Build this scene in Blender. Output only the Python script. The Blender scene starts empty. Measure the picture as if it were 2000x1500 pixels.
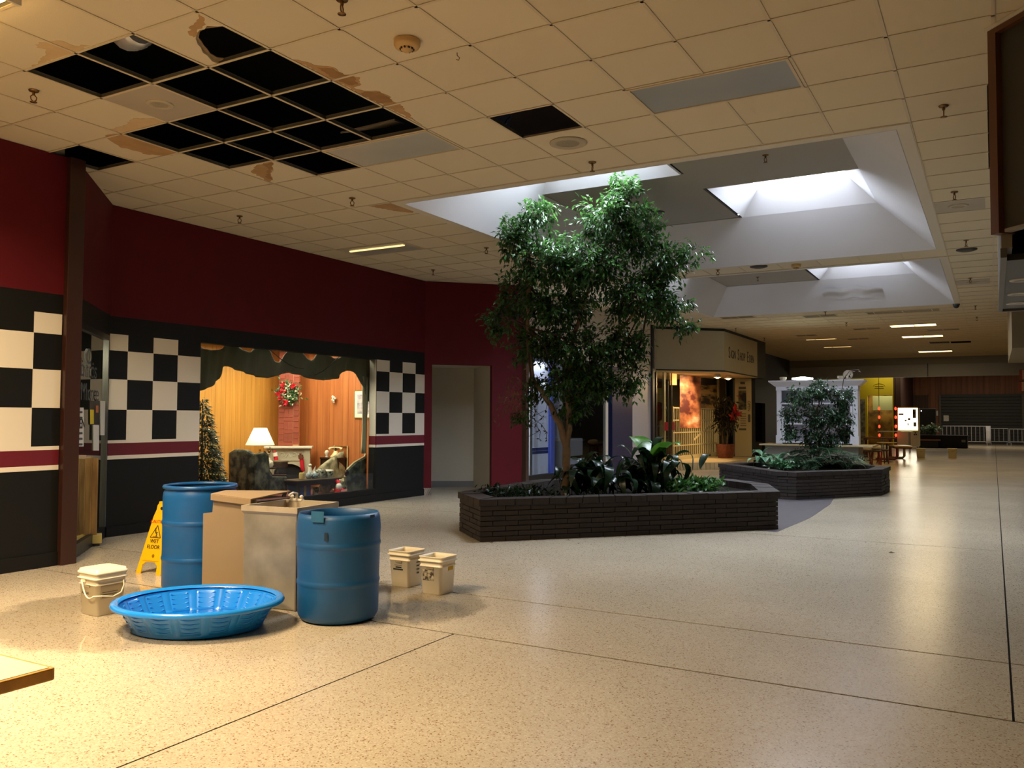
import bpy, bmesh, math, random
from mathutils import Vector, Matrix
from math import sin, cos, pi, radians
random.seed(7)
SC = bpy.context.scene
COL = SC.collection

# ------------------------------------------------------------------ camera
YAW, PIT, ROL, FPX = -.518, .0395, .0044, 1649.5
T = .6096                      # ceiling module (2 ft)
CAM = Vector((4.84, -3.477, 1.42))
CZ = CAM.z + 2.492             # ceiling height
_f = Vector((sin(YAW)*cos(PIT), cos(YAW)*cos(PIT), sin(PIT)))
_r = Vector((cos(YAW), -sin(YAW), 0)); _u = _r.cross(_f)
CR = cos(ROL)*_r + sin(ROL)*_u; CU = -sin(ROL)*_r + cos(ROL)*_u; CF = _f
cd = bpy.data.cameras.new('camera'); cam = bpy.data.objects.new('camera', cd); COL.objects.link(cam)
cd.sensor_fit = 'HORIZONTAL'; cd.sensor_width = 36; cd.lens = 36*FPX/2000; cd.clip_end = 300; cd.clip_start = .05
mw = Matrix((CR, CU, -CF)).transposed().to_4x4(); mw.translation = CAM
cam.matrix_world = mw; SC.camera = cam

# ------------------------------------------------------------------ world, exposure, big lights
wd = bpy.data.worlds.new('world'); SC.world = wd; wd.use_nodes = True
wd.node_tree.nodes['Background'].inputs[0].default_value = (.8, .85, 1, 1)
wd.node_tree.nodes['Background'].inputs[1].default_value = .004
SC.view_settings.view_transform = 'Standard'; SC.view_settings.look = 'None'
SC.view_settings.exposure = 0.0; SC.view_settings.gamma = 1; SC.view_settings.use_curve_mapping = False
SC.cycles.max_bounces = 7; SC.cycles.diffuse_bounces = 5; SC.cycles.glossy_bounces = 4
SC.cycles.transparent_max_bounces = 12; SC.cycles.sample_clamp_indirect = 2.5; SC.cycles.caustics_reflective = False; SC.cycles.caustics_refractive = False; SC.cycles.blur_glossy = 1.
SC.cycles.use_denoising = True
def area(name, loc, sx, sy, power, col, target=None):
    l = bpy.data.lights.new(name, 'AREA'); l.shape = 'RECTANGLE'; l.size = sx; l.size_y = sy
    l.energy = power; l.color = col
    o = bpy.data.objects.new(name, l); COL.objects.link(o); o.location = loc
    if target is not None: o.rotation_euler = (Vector(target)-Vector(loc)).to_track_quat('-Z', 'Y').to_euler()
    return o
def spot(name, loc, target, power, col, ang=70, size=.05):
    l = bpy.data.lights.new(name, 'SPOT'); l.energy = power; l.color = col; l.spot_size = radians(ang); l.spot_blend = .6; l.shadow_soft_size = size
    o = bpy.data.objects.new(name, l); COL.objects.link(o); o.location = loc
    o.rotation_euler = (Vector(target)-Vector(loc)).to_track_quat('-Z', 'Y').to_euler()
    return o
WARM = (1, .76, .46); DAY = (.76, .86, 1)
# lit fluorescent troffers of the near hall (those out of frame to the left and behind the camera)
area('troffer_light_front', (-.68, -.87, CZ-.11), 1.15, .26, 250, WARM).data.spread = radians(155)
area('troffer_light_back', (.3, -2.7, CZ-.11), 1.15, .5, 250, WARM).data.spread = radians(128)
# daylight falling in through the four skylight openings
SKY = [(0, 0), (0, 1), (11*T, 0), (11*T, 1)]

# ------------------------------------------------------------------ pixel -> point on a real surface
def ray(px, py): return CF + CR*((px-1000)/FPX) + CU*((750-py)/FPX)
def FL(px, py, z=0.): d = ray(px, py); return CAM + d*((z-CAM.z)/d.z)
def back(p, r): v = Vector((p.x-CAM.x, p.y-CAM.y, 0)); return p + v.normalized()*r
def CE(px, py): return FL(px, py, CZ)
def XP(px, py, x): d = ray(px, py); return CAM + d*((x-CAM.x)/d.x)
def YP(px, py, y): d = ray(px, py); return CAM + d*((y-CAM.y)/d.y)
def DP(px, py, dep): return CAM + ray(px, py)*dep

# ------------------------------------------------------------------ materials
def lin(c):
    c = c/255.; return c/12.92 if c <= .04045 else ((c+.055)/1.055)**2.4
def L3(c): return tuple(lin(v) for v in c) + (1,)
MATS = {}
def M(name, col, rough=.6, metal=0., spec=.5, noise=None, bump=None, emit=None, coat=0, subs=0):
    """principled material; noise=(scale, amount[, stretch xyz]); bump=(scale, strength); emit=(colour, strength)"""
    m = bpy.data.materials.new(name); m.use_nodes = True; nt = m.node_tree; b = nt.nodes['Principled BSDF']
    b.inputs['Base Color'].default_value = L3(col); b.inputs['Roughness'].default_value = rough
    b.inputs['Metallic'].default_value = metal; b.inputs['Specular IOR Level'].default_value = spec
    if coat: b.inputs['Coat Weight'].default_value = coat
    tc = None
    if noise or bump: tc = nt.nodes.new('ShaderNodeTexCoord')
    if noise:
        mp = nt.nodes.new('ShaderNodeMapping'); nt.links.new(tc.outputs['Object'], mp.inputs[0])
        if len(noise) > 2: mp.inputs['Scale'].default_value = noise[2]
        n = nt.nodes.new('ShaderNodeTexNoise'); n.inputs['Scale'].default_value = noise[0]; n.inputs['Detail'].default_value = 4
        nt.links.new(mp.outputs[0], n.inputs['Vector'])
        r = nt.nodes.new('ShaderNodeMapRange'); r.inputs[1].default_value = .25; r.inputs[2].default_value = .75
        r.inputs[3].default_value = 1-noise[1]; r.inputs[4].default_value = 1+noise[1]
        nt.links.new(n.outputs['Fac'], r.inputs[0])
        x = nt.nodes.new('ShaderNodeVectorMath'); x.operation = 'SCALE'; x.inputs[0].default_value = L3(col)[:3]
        nt.links.new(r.outputs[0], x.inputs['Scale']); nt.links.new(x.outputs[0], b.inputs['Base Color'])
    if bump:
        n = nt.nodes.new('ShaderNodeTexNoise'); n.inputs['Scale'].default_value = bump[0]; n.inputs['Detail'].default_value = 3
        nt.links.new(tc.outputs['Object'], n.inputs['Vector'])
        bp = nt.nodes.new('ShaderNodeBump'); bp.inputs['Strength'].default_value = bump[1]; bp.inputs['Distance'].default_value = .01
        nt.links.new(n.outputs['Fac'], bp.inputs['Height']); nt.links.new(bp.outputs[0], b.inputs['Normal'])
    if emit:
        b.inputs['Emission Color'].default_value = L3(emit[0]); b.inputs['Emission Strength'].default_value = emit[1]
    MATS[name] = m
    return m
def blend2(name, c1, c2, scale, lo=.4, hi=.6, rough=.6, detail=4, stretch=None, kind='noise', spec=.5, c3=None, transl=0):
    """two- or three-tone procedural pattern"""
    m = M(name, c1, rough, spec=spec); nt = m.node_tree; b = nt.nodes['Principled BSDF']
    tc = nt.nodes.new('ShaderNodeTexCoord'); mp = nt.nodes.new('ShaderNodeMapping'); nt.links.new(tc.outputs['Object'], mp.inputs[0])
    if stretch: mp.inputs['Scale'].default_value = stretch
    if kind == 'noise':
        n = nt.nodes.new('ShaderNodeTexNoise'); n.inputs['Scale'].default_value = scale; n.inputs['Detail'].default_value = detail; out = n.outputs['Fac']
    elif kind == 'voronoi':
        n = nt.nodes.new('ShaderNodeTexVoronoi'); n.inputs['Scale'].default_value = scale; out = n.outputs['Distance']
    nt.links.new(mp.outputs[0], n.inputs['Vector'])
    r = nt.nodes.new('ShaderNodeValToRGB'); e = r.color_ramp.elements
    e[0].position = lo; e[0].color = L3(c1); e[1].position = hi; e[1].color = L3(c2)
    if c3: k = e.new(min(1, hi+.12)); k.color = L3(c3)
    nt.links.new(out, r.inputs[0]); nt.links.new(r.outputs[0], b.inputs['Base Color'])
    return m
def glass(name, tint=(235, 240, 240), refl=.06, rough=.0):
    m = bpy.data.materials.new(name); m.use_nodes = True; nt = m.node_tree; nt.nodes.clear()
    o = nt.nodes.new('ShaderNodeOutputMaterial'); t = nt.nodes.new('ShaderNodeBsdfTransparent'); t.inputs[0].default_value = L3(tint)
    g = nt.nodes.new('ShaderNodeBsdfGlossy'); g.inputs['Roughness'].default_value = rough
    ge = nt.nodes.new('ShaderNodeNewGeometry'); dt = nt.nodes.new('ShaderNodeVectorMath'); dt.operation = 'DOT_PRODUCT'
    nt.links.new(ge.outputs['Normal'], dt.inputs[0]); nt.links.new(ge.outputs['Incoming'], dt.inputs[1])
    def mth(op, i, v=None, j=None):
        n = nt.nodes.new('ShaderNodeMath'); n.operation = op; nt.links.new(i, n.inputs[0])
        if v is not None: n.inputs[1].default_value = v
        if j is not None: n.inputs[2].default_value = j
        return n.outputs[0]
    f_ = mth('POWER', mth('MULTIPLY_ADD', mth('ABSOLUTE', dt.outputs['Value']), -1., 1.), 5.); f_ = mth('MULTIPLY_ADD', f_, 1-refl, refl)
    mx = nt.nodes.new('ShaderNodeMixShader'); nt.links.new(f_, mx.inputs[0]); nt.links.new(t.outputs[0], mx.inputs[1]); nt.links.new(g.outputs[0], mx.inputs[2])
    nt.links.new(mx.outputs[0], o.inputs[0]); return m
def rnd_tint(m, amt):
    """slight brightness difference from piece to piece"""
    nt = m.node_tree; b = nt.nodes['Principled BSDF']; oi = nt.nodes.new('ShaderNodeObjectInfo')
    r = nt.nodes.new('ShaderNodeMapRange'); r.inputs[3].default_value = 1-amt; r.inputs[4].default_value = 1+amt
    nt.links.new(oi.outputs['Random'], r.inputs[0])
    x = nt.nodes.new('ShaderNodeVectorMath'); x.operation = 'SCALE'; inp = b.inputs['Base Color']
    if inp.links: nt.links.new(inp.links[0].from_socket, x.inputs[0])
    else: x.inputs[0].default_value = tuple(inp.default_value)[:3]
    nt.links.new(r.outputs[0], x.inputs['Scale']); nt.links.new(x.outputs[0], inp)
    return m

# ------------------------------------------------------------------ mesh builder
class MB:
    def __init__(s): s.v = []; s.f = []; s.sm = []
    def add(s, vs, fs, smooth=False):
        o = len(s.v); s.v += [tuple(v) for v in vs]; s.f += [tuple(i+o for i in f) for f in fs]; s.sm += [smooth]*len(fs); return s
    def bx(s, x0, x1, y0, y1, z0, z1):
        v = [(x, y, z) for z in (z0, z1) for y in (y0, y1) for x in (x0, x1)]
        return s.add(v, [(0, 2, 3, 1), (4, 5, 7, 6), (0, 1, 5, 4), (2, 6, 7, 3), (0, 4, 6, 2), (1, 3, 7, 5)])
    def box(s, c, sx, sy, sz): return s.bx(c[0]-sx/2, c[0]+sx/2, c[1]-sy/2, c[1]+sy/2, c[2]-sz/2, c[2]+sz/2)
    def bar(s, a, b, w, h, up=(0, 0, 1)):
        a, b = Vector(a), Vector(b); d = (b-a).normalized(); up = Vector(up)
        if abs(d.dot(up)) > .98: up = Vector((1, 0, 0))
        x = d.cross(up).normalized()*w/2; y = x.cross(d).normalized()*h/2
        v = [p+i*x+j*y for p in (a, b) for i, j in ((-1, -1), (1, -1), (1, 1), (-1, 1))]
        return s.add(v, [(0, 1, 2, 3), (7, 6, 5, 4), (0, 4, 5, 1), (1, 5, 6, 2), (2, 6, 7, 3), (3, 7, 4, 0)])
    def ext(s, pts, vec, smooth=False):
        n = len(pts); p = [Vector(q) for q in pts]; vec = Vector(vec)
        return s.add(p+[q+vec for q in p], [tuple(range(n))[::-1], tuple(range(n, 2*n))]+[(i, (i+1) % n, (i+1) % n+n, i+n) for i in range(n)], smooth)
    def prism(s, poly, z0, z1): return s.ext([(x, y, z0) for x, y in poly], (0, 0, z1-z0))
    def quad(s, a, b, c, d): return s.add([a, b, c, d], [(0, 1, 2, 3)])
    def tube(s, path, r, n=8, cap=True):
        p = [Vector(q) for q in path]; rs = r if isinstance(r, (list, tuple)) else [r]*len(p); vs = []; x = None
        for i, q in enumerate(p):
            d = (p[min(i+1, len(p)-1)]-p[max(i-1, 0)]).normalized()
            if x is None: x = d.orthogonal().normalized()
            x = (x-d*x.dot(d)); x = x.normalized() if x.length > 1e-6 else d.orthogonal().normalized()
            y = d.cross(x)
            vs += [q+(x*cos(2*pi*k/n)+y*sin(2*pi*k/n))*rs[i] for k in range(n)]
        fs = [(i*n+k, i*n+(k+1) % n, (i+1)*n+(k+1) % n, (i+1)*n+k) for i in range(len(p)-1) for k in range(n)]
        s.add(vs, fs, True)
        if cap:
            m = len(p)-1; s.add([vs[k] for k in range(n)], [tuple(range(n))[::-1]]); s.add([vs[m*n+k] for k in range(n)], [tuple(range(n))])
        return s
    def lathe(s, prof, n=24, c=(0, 0, 0), cap=(True, True), sx=1., sy=1., wob=None):
        vs = []
        for r, z in prof:
            for k in range(n):
                a = 2*pi*k/n; q = r*(wob(a, z) if wob else 1)
                vs.append((c[0]+q*cos(a)*sx, c[1]+q*sin(a)*sy, c[2]+z))
        m = len(prof)
        fs = [(i*n+k, i*n+(k+1) % n, (i+1)*n+(k+1) % n, (i+1)*n+k) for i in range(m-1) for k in range(n)]
        s.add(vs, fs, True)
        if cap[0]: s.add(vs[:n], [tuple(range(n))[::-1]])
        if cap[1]: s.add(vs[-n:], [tuple(range(n))])
        return s
    def ball(s, c, r, n=12, sx=1, sy=1, sz=1):
        h = n//2
        return s.lathe([(r*sin(pi*i/h)+1e-5, -r*cos(pi*i/h)*sz) for i in range(h+1)], n, c, (False, False), sx, sy)
    def grid(s, P, smooth=True):
        m, n = len(P), len(P[0])
        return s.add([q for row in P for q in row], [(i*n+k, i*n+k+1, (i+1)*n+k+1, (i+1)*n+k) for i in range(m-1) for k in range(n-1)], smooth)
    def mesh(s, name, mat):
        me = bpy.data.meshes.new(name); me.from_pydata(s.v, [], s.f); me.validate()
        if len(me.polygons) == len(s.sm): me.polygons.foreach_set('use_smooth', s.sm)
        if mat: me.materials.append(mat)
        me.update(); return me
    def build(s, name, mat, parent=None, loc=(0, 0, 0), rz=0, bevel=0, solid=0, fix=True):
        me = s.mesh(name, mat)
        if fix:
            bm = bmesh.new(); bm.from_mesh(me); bmesh.ops.recalc_face_normals(bm, faces=bm.faces); bm.to_mesh(me); bm.free()
        o = bpy.data.objects.new(name, me); COL.objects.link(o); o.location = loc; o.rotation_euler = (0, 0, rz)
        if parent: o.parent = parent
        if solid: md = o.modifiers.new('solid', 'SOLIDIFY'); md.thickness = solid; md.offset = 0
        if bevel: md = o.modifiers.new('bevel', 'BEVEL'); md.width = bevel; md.segments = 2; md.limit_method = 'ANGLE'; md.angle_limit = radians(40)
        return o
def tag(o, label=None, cat=None, group=None, kind=None):
    if label: o['label'] = label
    if cat: o['category'] = cat
    if group: o['group'] = group
    if kind: o['kind'] = kind
    return o
def thing(name, label, cat, loc=(0, 0, 0), rz=0, group=None):
    o = bpy.data.objects.new(name, None); COL.objects.link(o); o.location = loc; o.rotation_euler = (0, 0, rz); o.empty_display_size = .1
    return tag(o, label, cat, group)
def inst(name, me, parent, loc, rz=0, scale=None):
    o = bpy.data.objects.new(name, me); COL.objects.link(o); o.location = loc; o.rotation_euler = (0, 0, rz)
    if parent: o.parent = parent
    if scale: o.scale = scale
    return o
def copy_tree(o, loc=None, rz=None, parent=None, label=None):
    c = o.copy(); COL.objects.link(c)
    if parent: c.parent = parent
    if loc is not None: c.location = loc
    if rz is not None: c.rotation_euler = (0, 0, rz)
    if label: c['label'] = label
    for ch in [k for k in KIDS(o)]: copy_tree(ch, parent=c)
    return c
def KIDS(o): return [k for k in COL.objects if k.parent == o]
def struct(o, label=None, cat=None): o['kind'] = 'structure'; return tag(o, label, cat)
def text(body, size, mat, parent, origin, right, up, name='lettering', align='CENTER', ext=.0015, sx=1.):
    c = bpy.data.curves.new('txt', 'FONT'); c.body = body; c.size = size; c.extrude = ext; c.align_x = align; c.align_y = 'CENTER'; c.resolution_u = 3
    t = bpy.data.objects.new('txt', c); COL.objects.link(t); dg = bpy.context.evaluated_depsgraph_get()
    me = bpy.data.meshes.new_from_object(t.evaluated_get(dg)); bpy.data.objects.remove(t); bpy.data.curves.remove(c)
    R, U = Vector(right).normalized(), Vector(up).normalized(); N = R.cross(U)
    mt = Matrix((R*sx, U, N)).transposed().to_4x4(); mt.translation = Vector(origin)
    me.transform(mt); me.materials.clear(); me.materials.append(mat); me.name = name
    o = bpy.data.objects.new(name, me); COL.objects.link(o)
    if parent: o.parent = parent
    return o
ORD = ['first', 'second', 'third', 'fourth', 'fifth', 'sixth', 'seventh', 'eighth', 'ninth', 'tenth', 'eleventh', 'twelfth', 'thirteenth', 'fourteenth', 'fifteenth', 'sixteenth', 'seventeenth', 'eighteenth', 'nineteenth', 'twentieth', 'twenty-first', 'twenty-second', 'twenty-third', 'twenty-fourth', 'twenty-fifth', 'twenty-sixth', 'twenty-seventh', 'twenty-eighth', 'twenty-ninth', 'thirtieth']

# palette
BLACK = M('black_paint', (13, 13, 12), .6, spec=.25, noise=(3, .1)); RED = M('maroon_paint', (84, 12, 21), .65, spec=.2, noise=(2.2, .06)); STRIPE = M('red_stripe', (96, 12, 28), .5)
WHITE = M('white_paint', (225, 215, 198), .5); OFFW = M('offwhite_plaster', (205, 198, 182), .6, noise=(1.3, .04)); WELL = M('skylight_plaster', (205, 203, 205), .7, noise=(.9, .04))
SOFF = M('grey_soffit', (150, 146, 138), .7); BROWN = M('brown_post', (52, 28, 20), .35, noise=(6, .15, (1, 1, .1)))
DARK = M('plenum_black', (13, 13, 14), .8); DARKGREY = M('dark_grey', (58, 57, 54), .6); GREY = M('grey_paint', (125, 125, 124), .6)
ALU = M('aluminium', (170, 170, 168), .35, .9); BRASS = M('aged_brass', (120, 88, 48), .35, .9); STEEL = M('steel_white', (190, 192, 196), .4, .3)
CREAM = M('cream_wall', (172, 162, 136), .6, noise=(2, .04)); BLK = M('ink', (18, 18, 20), .6); INKR = M('red_ink', (190, 40, 20), .6)
PAPER = M('paper', (226, 222, 210), .7); BLUEP = M('navy_blue_paint', (28, 36, 78), .4)
# ================================================================== SETTING
# ---- floor: ground slab + poured terrazzo slabs parted by open joints
def terrazzo(name):
    m = M(name, (196, 182, 158), .22, spec=.5); nt = m.node_tree; b = nt.nodes['Principled BSDF']
    g = nt.nodes.new('ShaderNodeNewGeometry'); N = nt.nodes.new; LK = nt.links.new
    def noise(sc, det=3): n = N('ShaderNodeTexNoise'); n.inputs['Scale'].default_value = sc; n.inputs['Detail'].default_value = det; LK(g.outputs['Position'], n.inputs['Vector']); return n
    v = N('ShaderNodeTexVoronoi'); v.inputs['Scale'].default_value = 150; LK(g.outputs['Position'], v.inputs['Vector'])
    sep = N('ShaderNodeSeparateColor'); LK(v.outputs['Color'], sep.inputs[0])
    rp = N('ShaderNodeValToRGB'); e = rp.color_ramp.elements; rp.color_ramp.interpolation = 'CONSTANT'
    e[0].position = 0; e[0].color = L3((136, 106, 78)); e[1].position = .055; e[1].color = L3((176, 160, 136))
    for p, c in ((.22, (187, 175, 153)), (.72, (192, 180, 158)), (.94, (204, 193, 172))): k = e.new(p); k.color = L3(c)
    LK(sep.outputs[0], rp.inputs[0])
    n1 = noise(.55, 5); r1 = N('ShaderNodeMapRange'); r1.inputs[1].default_value = .3; r1.inputs[2].default_value = .7; r1.inputs[3].default_value = .84; r1.inputs[4].default_value = 1.08; LK(n1.outputs[0], r1.inputs[0])
    # damp patch round the buckets, the sink and the pool
    def blob(cx, cy, rad):
        s = N('ShaderNodeVectorMath'); s.operation = 'DISTANCE'; s.inputs[1].default_value = (cx, cy, 0); LK(g.outputs['Position'], s.inputs[0])
        r = N('ShaderNodeMapRange'); r.inputs[1].default_value = rad*.5; r.inputs[2].default_value = rad*1.25; r.inputs[3].default_value = 1; r.inputs[4].default_value = 0; LK(s.outputs['Value'], r.inputs[0]); return r.outputs[0]
    mx = N('ShaderNodeMath'); mx.operation = 'MAXIMUM'; LK(blob(.75, 1.75, .95), mx.inputs[0]); LK(blob(-.55, .55, 1.25), mx.inputs[1])
    n2 = noise(2.4, 5); n2b = N('ShaderNodeMath'); n2b.operation = 'MULTIPLY_ADD'; n2b.inputs[1].default_value = 1.0; n2b.inputs[2].default_value = .45; LK(n2.outputs[0], n2b.inputs[0]); ad = N('ShaderNodeMath'); ad.operation = 'MULTIPLY'; LK(mx.outputs[0], ad.inputs[0]); LK(n2b.outputs[0], ad.inputs[1])
    wt = N('ShaderNodeMapRange'); wt.inputs[1].default_value = .50; wt.inputs[2].default_value = .62; LK(ad.outputs[0], wt.inputs[0])
    dk = N('ShaderNodeMapRange'); dk.inputs[3].default_value = 1; dk.inputs[4].default_value = .68; LK(wt.outputs[0], dk.inputs[0])
    pr = N('ShaderNodeMath'); pr.operation = 'MULTIPLY'; LK(r1.outputs[0], pr.inputs[0]); LK(dk.outputs[0], pr.inputs[1])
    x = N('ShaderNodeVectorMath'); x.operation = 'SCALE'; LK(rp.outputs[0], x.inputs[0]); LK(pr.outputs[0], x.inputs['Scale']); LK(x.outputs[0], b.inputs['Base Color'])
    wm = N('ShaderNodeMapRange'); wm.inputs[3].default_value = .23; wm.inputs[4].default_value = .05; LK(wt.outputs[0], wm.inputs[0]); LK(wm.outputs[0], b.inputs['Roughness'])
    return m
TERR = terrazzo('terrazzo'); JOINT = M('joint_dirt', (22, 15, 10), .95, spec=.1); PAVE = M('dark_paving', (96, 90, 92), .35, noise=(7, .15))
floor = MB().bx(-9, 13, -11, 58, -.3, -.004).build('floor', JOINT); struct(floor)
xs = [-9, 1.745, 4.90, 13]; g = .0055
def slab(x0, x1, y0, y1): MB().bx(x0+g, x1-g, y0+g*1.7, y1-g*1.7, -.004, 0).build('slab', TERR, floor)
slab(-9, 1.745, -11, 1.205); slab(1.745, 13, -11, 1.205); slab(4.9, 13, 1.205, 2.29)
slab(-9, 4.9, 1.205, 2.29); slab(-9, 4.9, 2.29, 7.13); slab(4.9, 13, 2.29, 9.5)
for y0, y1 in ((7.13, 13.2), (13.2, 19.3), (19.3, 29.65), (29.65, 36), (36, 46), (46, 58)):
    slab(-9, 4.9, y0, y1); slab(4.9, 13, max(y0, 9.5), y1)
MB().prism([(-1.1, 8.0), (2.46, 7.4), (2.54, 9.2), (2.46, 11.4), (2.30, 12.9), (1.5, 13.6), (-1.2, 14)], 0, .003).build('paving_strip', PAVE, floor)

# ---- walls on the left
YL1 = 1.46
wl = MB().bx(-3.1, -2.9, -9, YL1, 2.575, CZ).build('wall_left', RED); struct(wl)
MB().bx(-3.1, -2.9, -9, YL1, 0, 2.575).build('dado', BLACK, wl)
MB().bx(-2.9, -2.885, -9, YL1, 0, .13).build('baseboard', BLACK, wl)
def checks(parent, xf, cols, first=0, ny=None):
    """white squares 36 cm high, two columns alternating, with the half square above; each its own piece"""
    for k, (y0, y1) in enumerate(cols):
        z = [1.13, 1.49, 1.85, 2.19, 2.385]
        pick = (1, 3) if (k+first) % 2 == 0 else (0, 2)
        for i in pick: MB().bx(xf, xf+.004, y0, y1, z[i], z[i+1]).build('white_square', WHITE, parent)
    y0, y1 = cols[0][0], cols[-1][1]
    MB().bx(xf, xf+.004, y0, y1, 1.095, 1.13).build('white_line', WHITE, parent)
    MB().bx(xf, xf+.004, y0, y1, .95, 1.095).build('red_stripe', STRIPE, parent)
    MB().bx(xf, xf+.004, y0, y1, .905, .95).build('white_line', WHITE, parent)
checks(wl, -2.9, [(YL1-.34-.36*(k), YL1-.34-.36*(k)+.36 if k else YL1-.07) for k in range(9)][::-1], first=0)

post = MB().bx(-3.06, -2.84, YL1-.06, YL1+.10, 0, CZ).build('trim_1', BROWN, bevel=.006); struct(post)
# 45 degree entrance between the post and the window wall
D0, D1 = Vector((-2.95, 1.56, 0)), Vector((-4.18, 2.79, 0)); dd = (D1-D0).normalized(); dn = Vector((dd.y, -dd.x, 0))
dn = -dn if dn.dot(Vector((1, -1, 0))) < 0 else dn
def wallseg(mb, a, b, z0, z1, th=.15, side=-1):
    a, b = Vector((a[0], a[1], 0)), Vector((b[0], b[1], 0)); d = (b-a).normalized(); n = Vector((d.y, -d.x, 0))
    if n.dot(CAM-a) < 0: n = -n
    o = n*th*side
    p = [a, b, b+o, a+o]
    return mb.ext([(q.x, q.y, z0) for q in p], (0, 0, z1-z0))
we = wallseg(MB(), D0, D1, 2.60, CZ).build('wall_left_entrance', RED); struct(we)
wallseg(MB(), D0, D1, 2.36, 2.60).build('black_band', BLACK, we)
FRAME = M('dark_bronze_frame', (34, 34, 34), .35, .4); GLS = glass('shop_glass', refl=.05)
MB().bx(-2.96, -2.94, -2, YL1-.06, CZ, CZ+.45).build('upper_board', M('upper_board', (150, 146, 134), .7), wl)
d1 = thing('door_1', None, None); struct(d1, 'glass shop entrance set at an angle beside the dark brown post')
fr = MB(); wallseg(fr, D0, D1, 0, .13, .06); wallseg(fr, D0, D1, 2.30, 2.36, .06); fr.build('door_frame', FRAME, d1)
for a in (0, 1.68): wallseg(MB(), D0+dd*a, D0+dd*(a+.06), .13, 2.30, .06).build('door_stile', M('door_stile_grey', (104, 108, 106), .35, .4) if a else FRAME, d1)
gb = D0-dn*.03
MB().quad(gb+Vector((0, 0, .13)), D1-dn*.03+Vector((0, 0, .13)), D1-dn*.03+Vector((0, 0, 2.3)), gb+Vector((0, 0, 2.3))).build('glass_pane', GLS, d1)
def ondoor(px, py, off=-.02):
    d = ray(px, py); a = D0+dn*off; t = (a-CAM).dot(dn)/d.dot(dn); return CAM+d*t
GLET = M('grey_window_letters', (52, 57, 60), .6)
for s, px, py, h in (('. O.', 172, 697, .24), ('brics', 174, 722, .27), ('More', 176, 768, .26)):
    text(s, h, GLET, d1, ondoor(px, py), dd, (0, 0, 1), 'window_letters', sx=1.6, ext=.0003)
def sheet(px0, py0, px1, py1, mat, parent, off=-.025, name='paper_sheet'):
    q = [ondoor(*p, off) for p in ((px0, py1), (px1, py1), (px1, py0), (px0, py0))]
    return MB().ext(q, dn*.002).build(name, mat, parent)
BAND = M('grey_window_film', (110, 116, 116), .5)
s1 = sheet(141, 796, 163, 872, PAPER, d1)
text('OPEN', .13, BLK, s1, ondoor(155, 828, -.02), dd, (0, 0, 1), sx=1.5)
for k in range(6): 
    yy = 803+k*11 + (8 if k > 1 else 0); q = [ondoor(146, yy+4), ondoor(161, yy+4), ondoor(161, yy), ondoor(146, yy)]; MB().ext(q, dn*.001).build('print_line', GLET, s1)
s2 = sheet(175, 783, 194, 830, M('poster_black', (24, 22, 24), .5), d1); sheet(176, 800, 183, 828, M('poster_yellow', (225, 200, 30), .5), s2, -.02, 'yellow_print'); sheet(187, 792, 192, 806, M('poster_orange', (200, 110, 50), .5), s2, -.02, 'orange_print')
s3 = sheet(182, 829, 193, 880, PAPER, d1)
sheet(196, 783, 206, 850, PAPER, d1)
sheet(133, 652, 150, 727, PAPER, d1)

# window wall
XW = -4.18; Y0, Y1W = 2.79, 9.12; WY0, WY1, WZ0, WZ1 = 4.10, 7.74, .20, 2.385
ww = MB().bx(XW-.15, XW, Y0, Y1W, 2.595, CZ).build('wall_left_window', RED); struct(ww)
b_ = MB().bx(XW-.15, XW, Y0, WY0, 0, 2.595).bx(XW-.15, XW, WY1, Y1W, 0, 2.595).bx(XW-.15, XW, WY0, WY1, 0, WZ0).bx(XW-.15, XW, WY0, WY1, WZ1, 2.595).build('black_wall', BLACK, ww)
MB().bx(XW, XW+.015, Y0, Y1W, 0, .12).build('baseboard', BLACK, ww)
checks(ww, XW, [(2.79, 3.03), (3.03, 3.385), (3.385, 3.745), (3.745, 4.10)], first=0)
checks(ww, XW, [(7.745, 8.09), (8.09, 8.46), (8.46, 8.84), (8.84, 9.12)], first=0)
# painted far jamb of the window
for z0, z1, m in ((.95, 1.095, STRIPE), (.905, .95, WHITE), (1.095, WZ1, OFFW)): MB().bx(XW-.145, XW-.004, WY1-.004, WY1, z0, z1).build('jamb_face', m, ww)
w1 = thing('window_1', None, None); struct(w1, 'large plate glass display window in the black checkered wall')
ym = XP(525, 800, XW).y
for a, b in ((WY0, ym-.003), (ym+.003, WY1)): MB().bx(XW-.03, XW-.024, a, b, WZ0, WZ1).build('glass_pane', GLS, w1)
MB().bx(XW-.05, XW-.005, WY0, WY1, WZ0, WZ0+.02).build('sill_bead', FRAME, w1)
# angled maroon wall with the corridor opening
A0, A1 = Vector((XW, 9.12, 0)), Vector((-2.83, 10.47, 0)); ad_ = (A1-A0).normalized()
def ap(t): return A0+ad_*t
wa = MB(); wallseg(wa, A0, A1, 2.385, CZ); wallseg(wa, A0, ap(.14), 0, 2.385); wallseg(wa, ap(1.27), A1, 0, 2.385)
wa = wa.build('wall_left_corridor', RED); struct(wa)
wallseg(MB(), ap(-.0), ap(.14), 0, .13, .16, -1).build('baseboard', WHITE, wa)
an = Vector((-ad_.y, ad_.x, 0))           # into the corridor
wc = MB(); p0, p1 = ap(.14), ap(1.27)
c0, c1 = p0+an*1.9+ad_*(-.6), p1+an*1.6+ad_*.08
wc.ext([(q.x, q.y, 0) for q in (c0, c1, c1+an*.1, c0+an*.1)], (0, 0, 2.6))
wc = wc.build('wall_left_corridor_end', OFFW); struct(wc)
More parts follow.
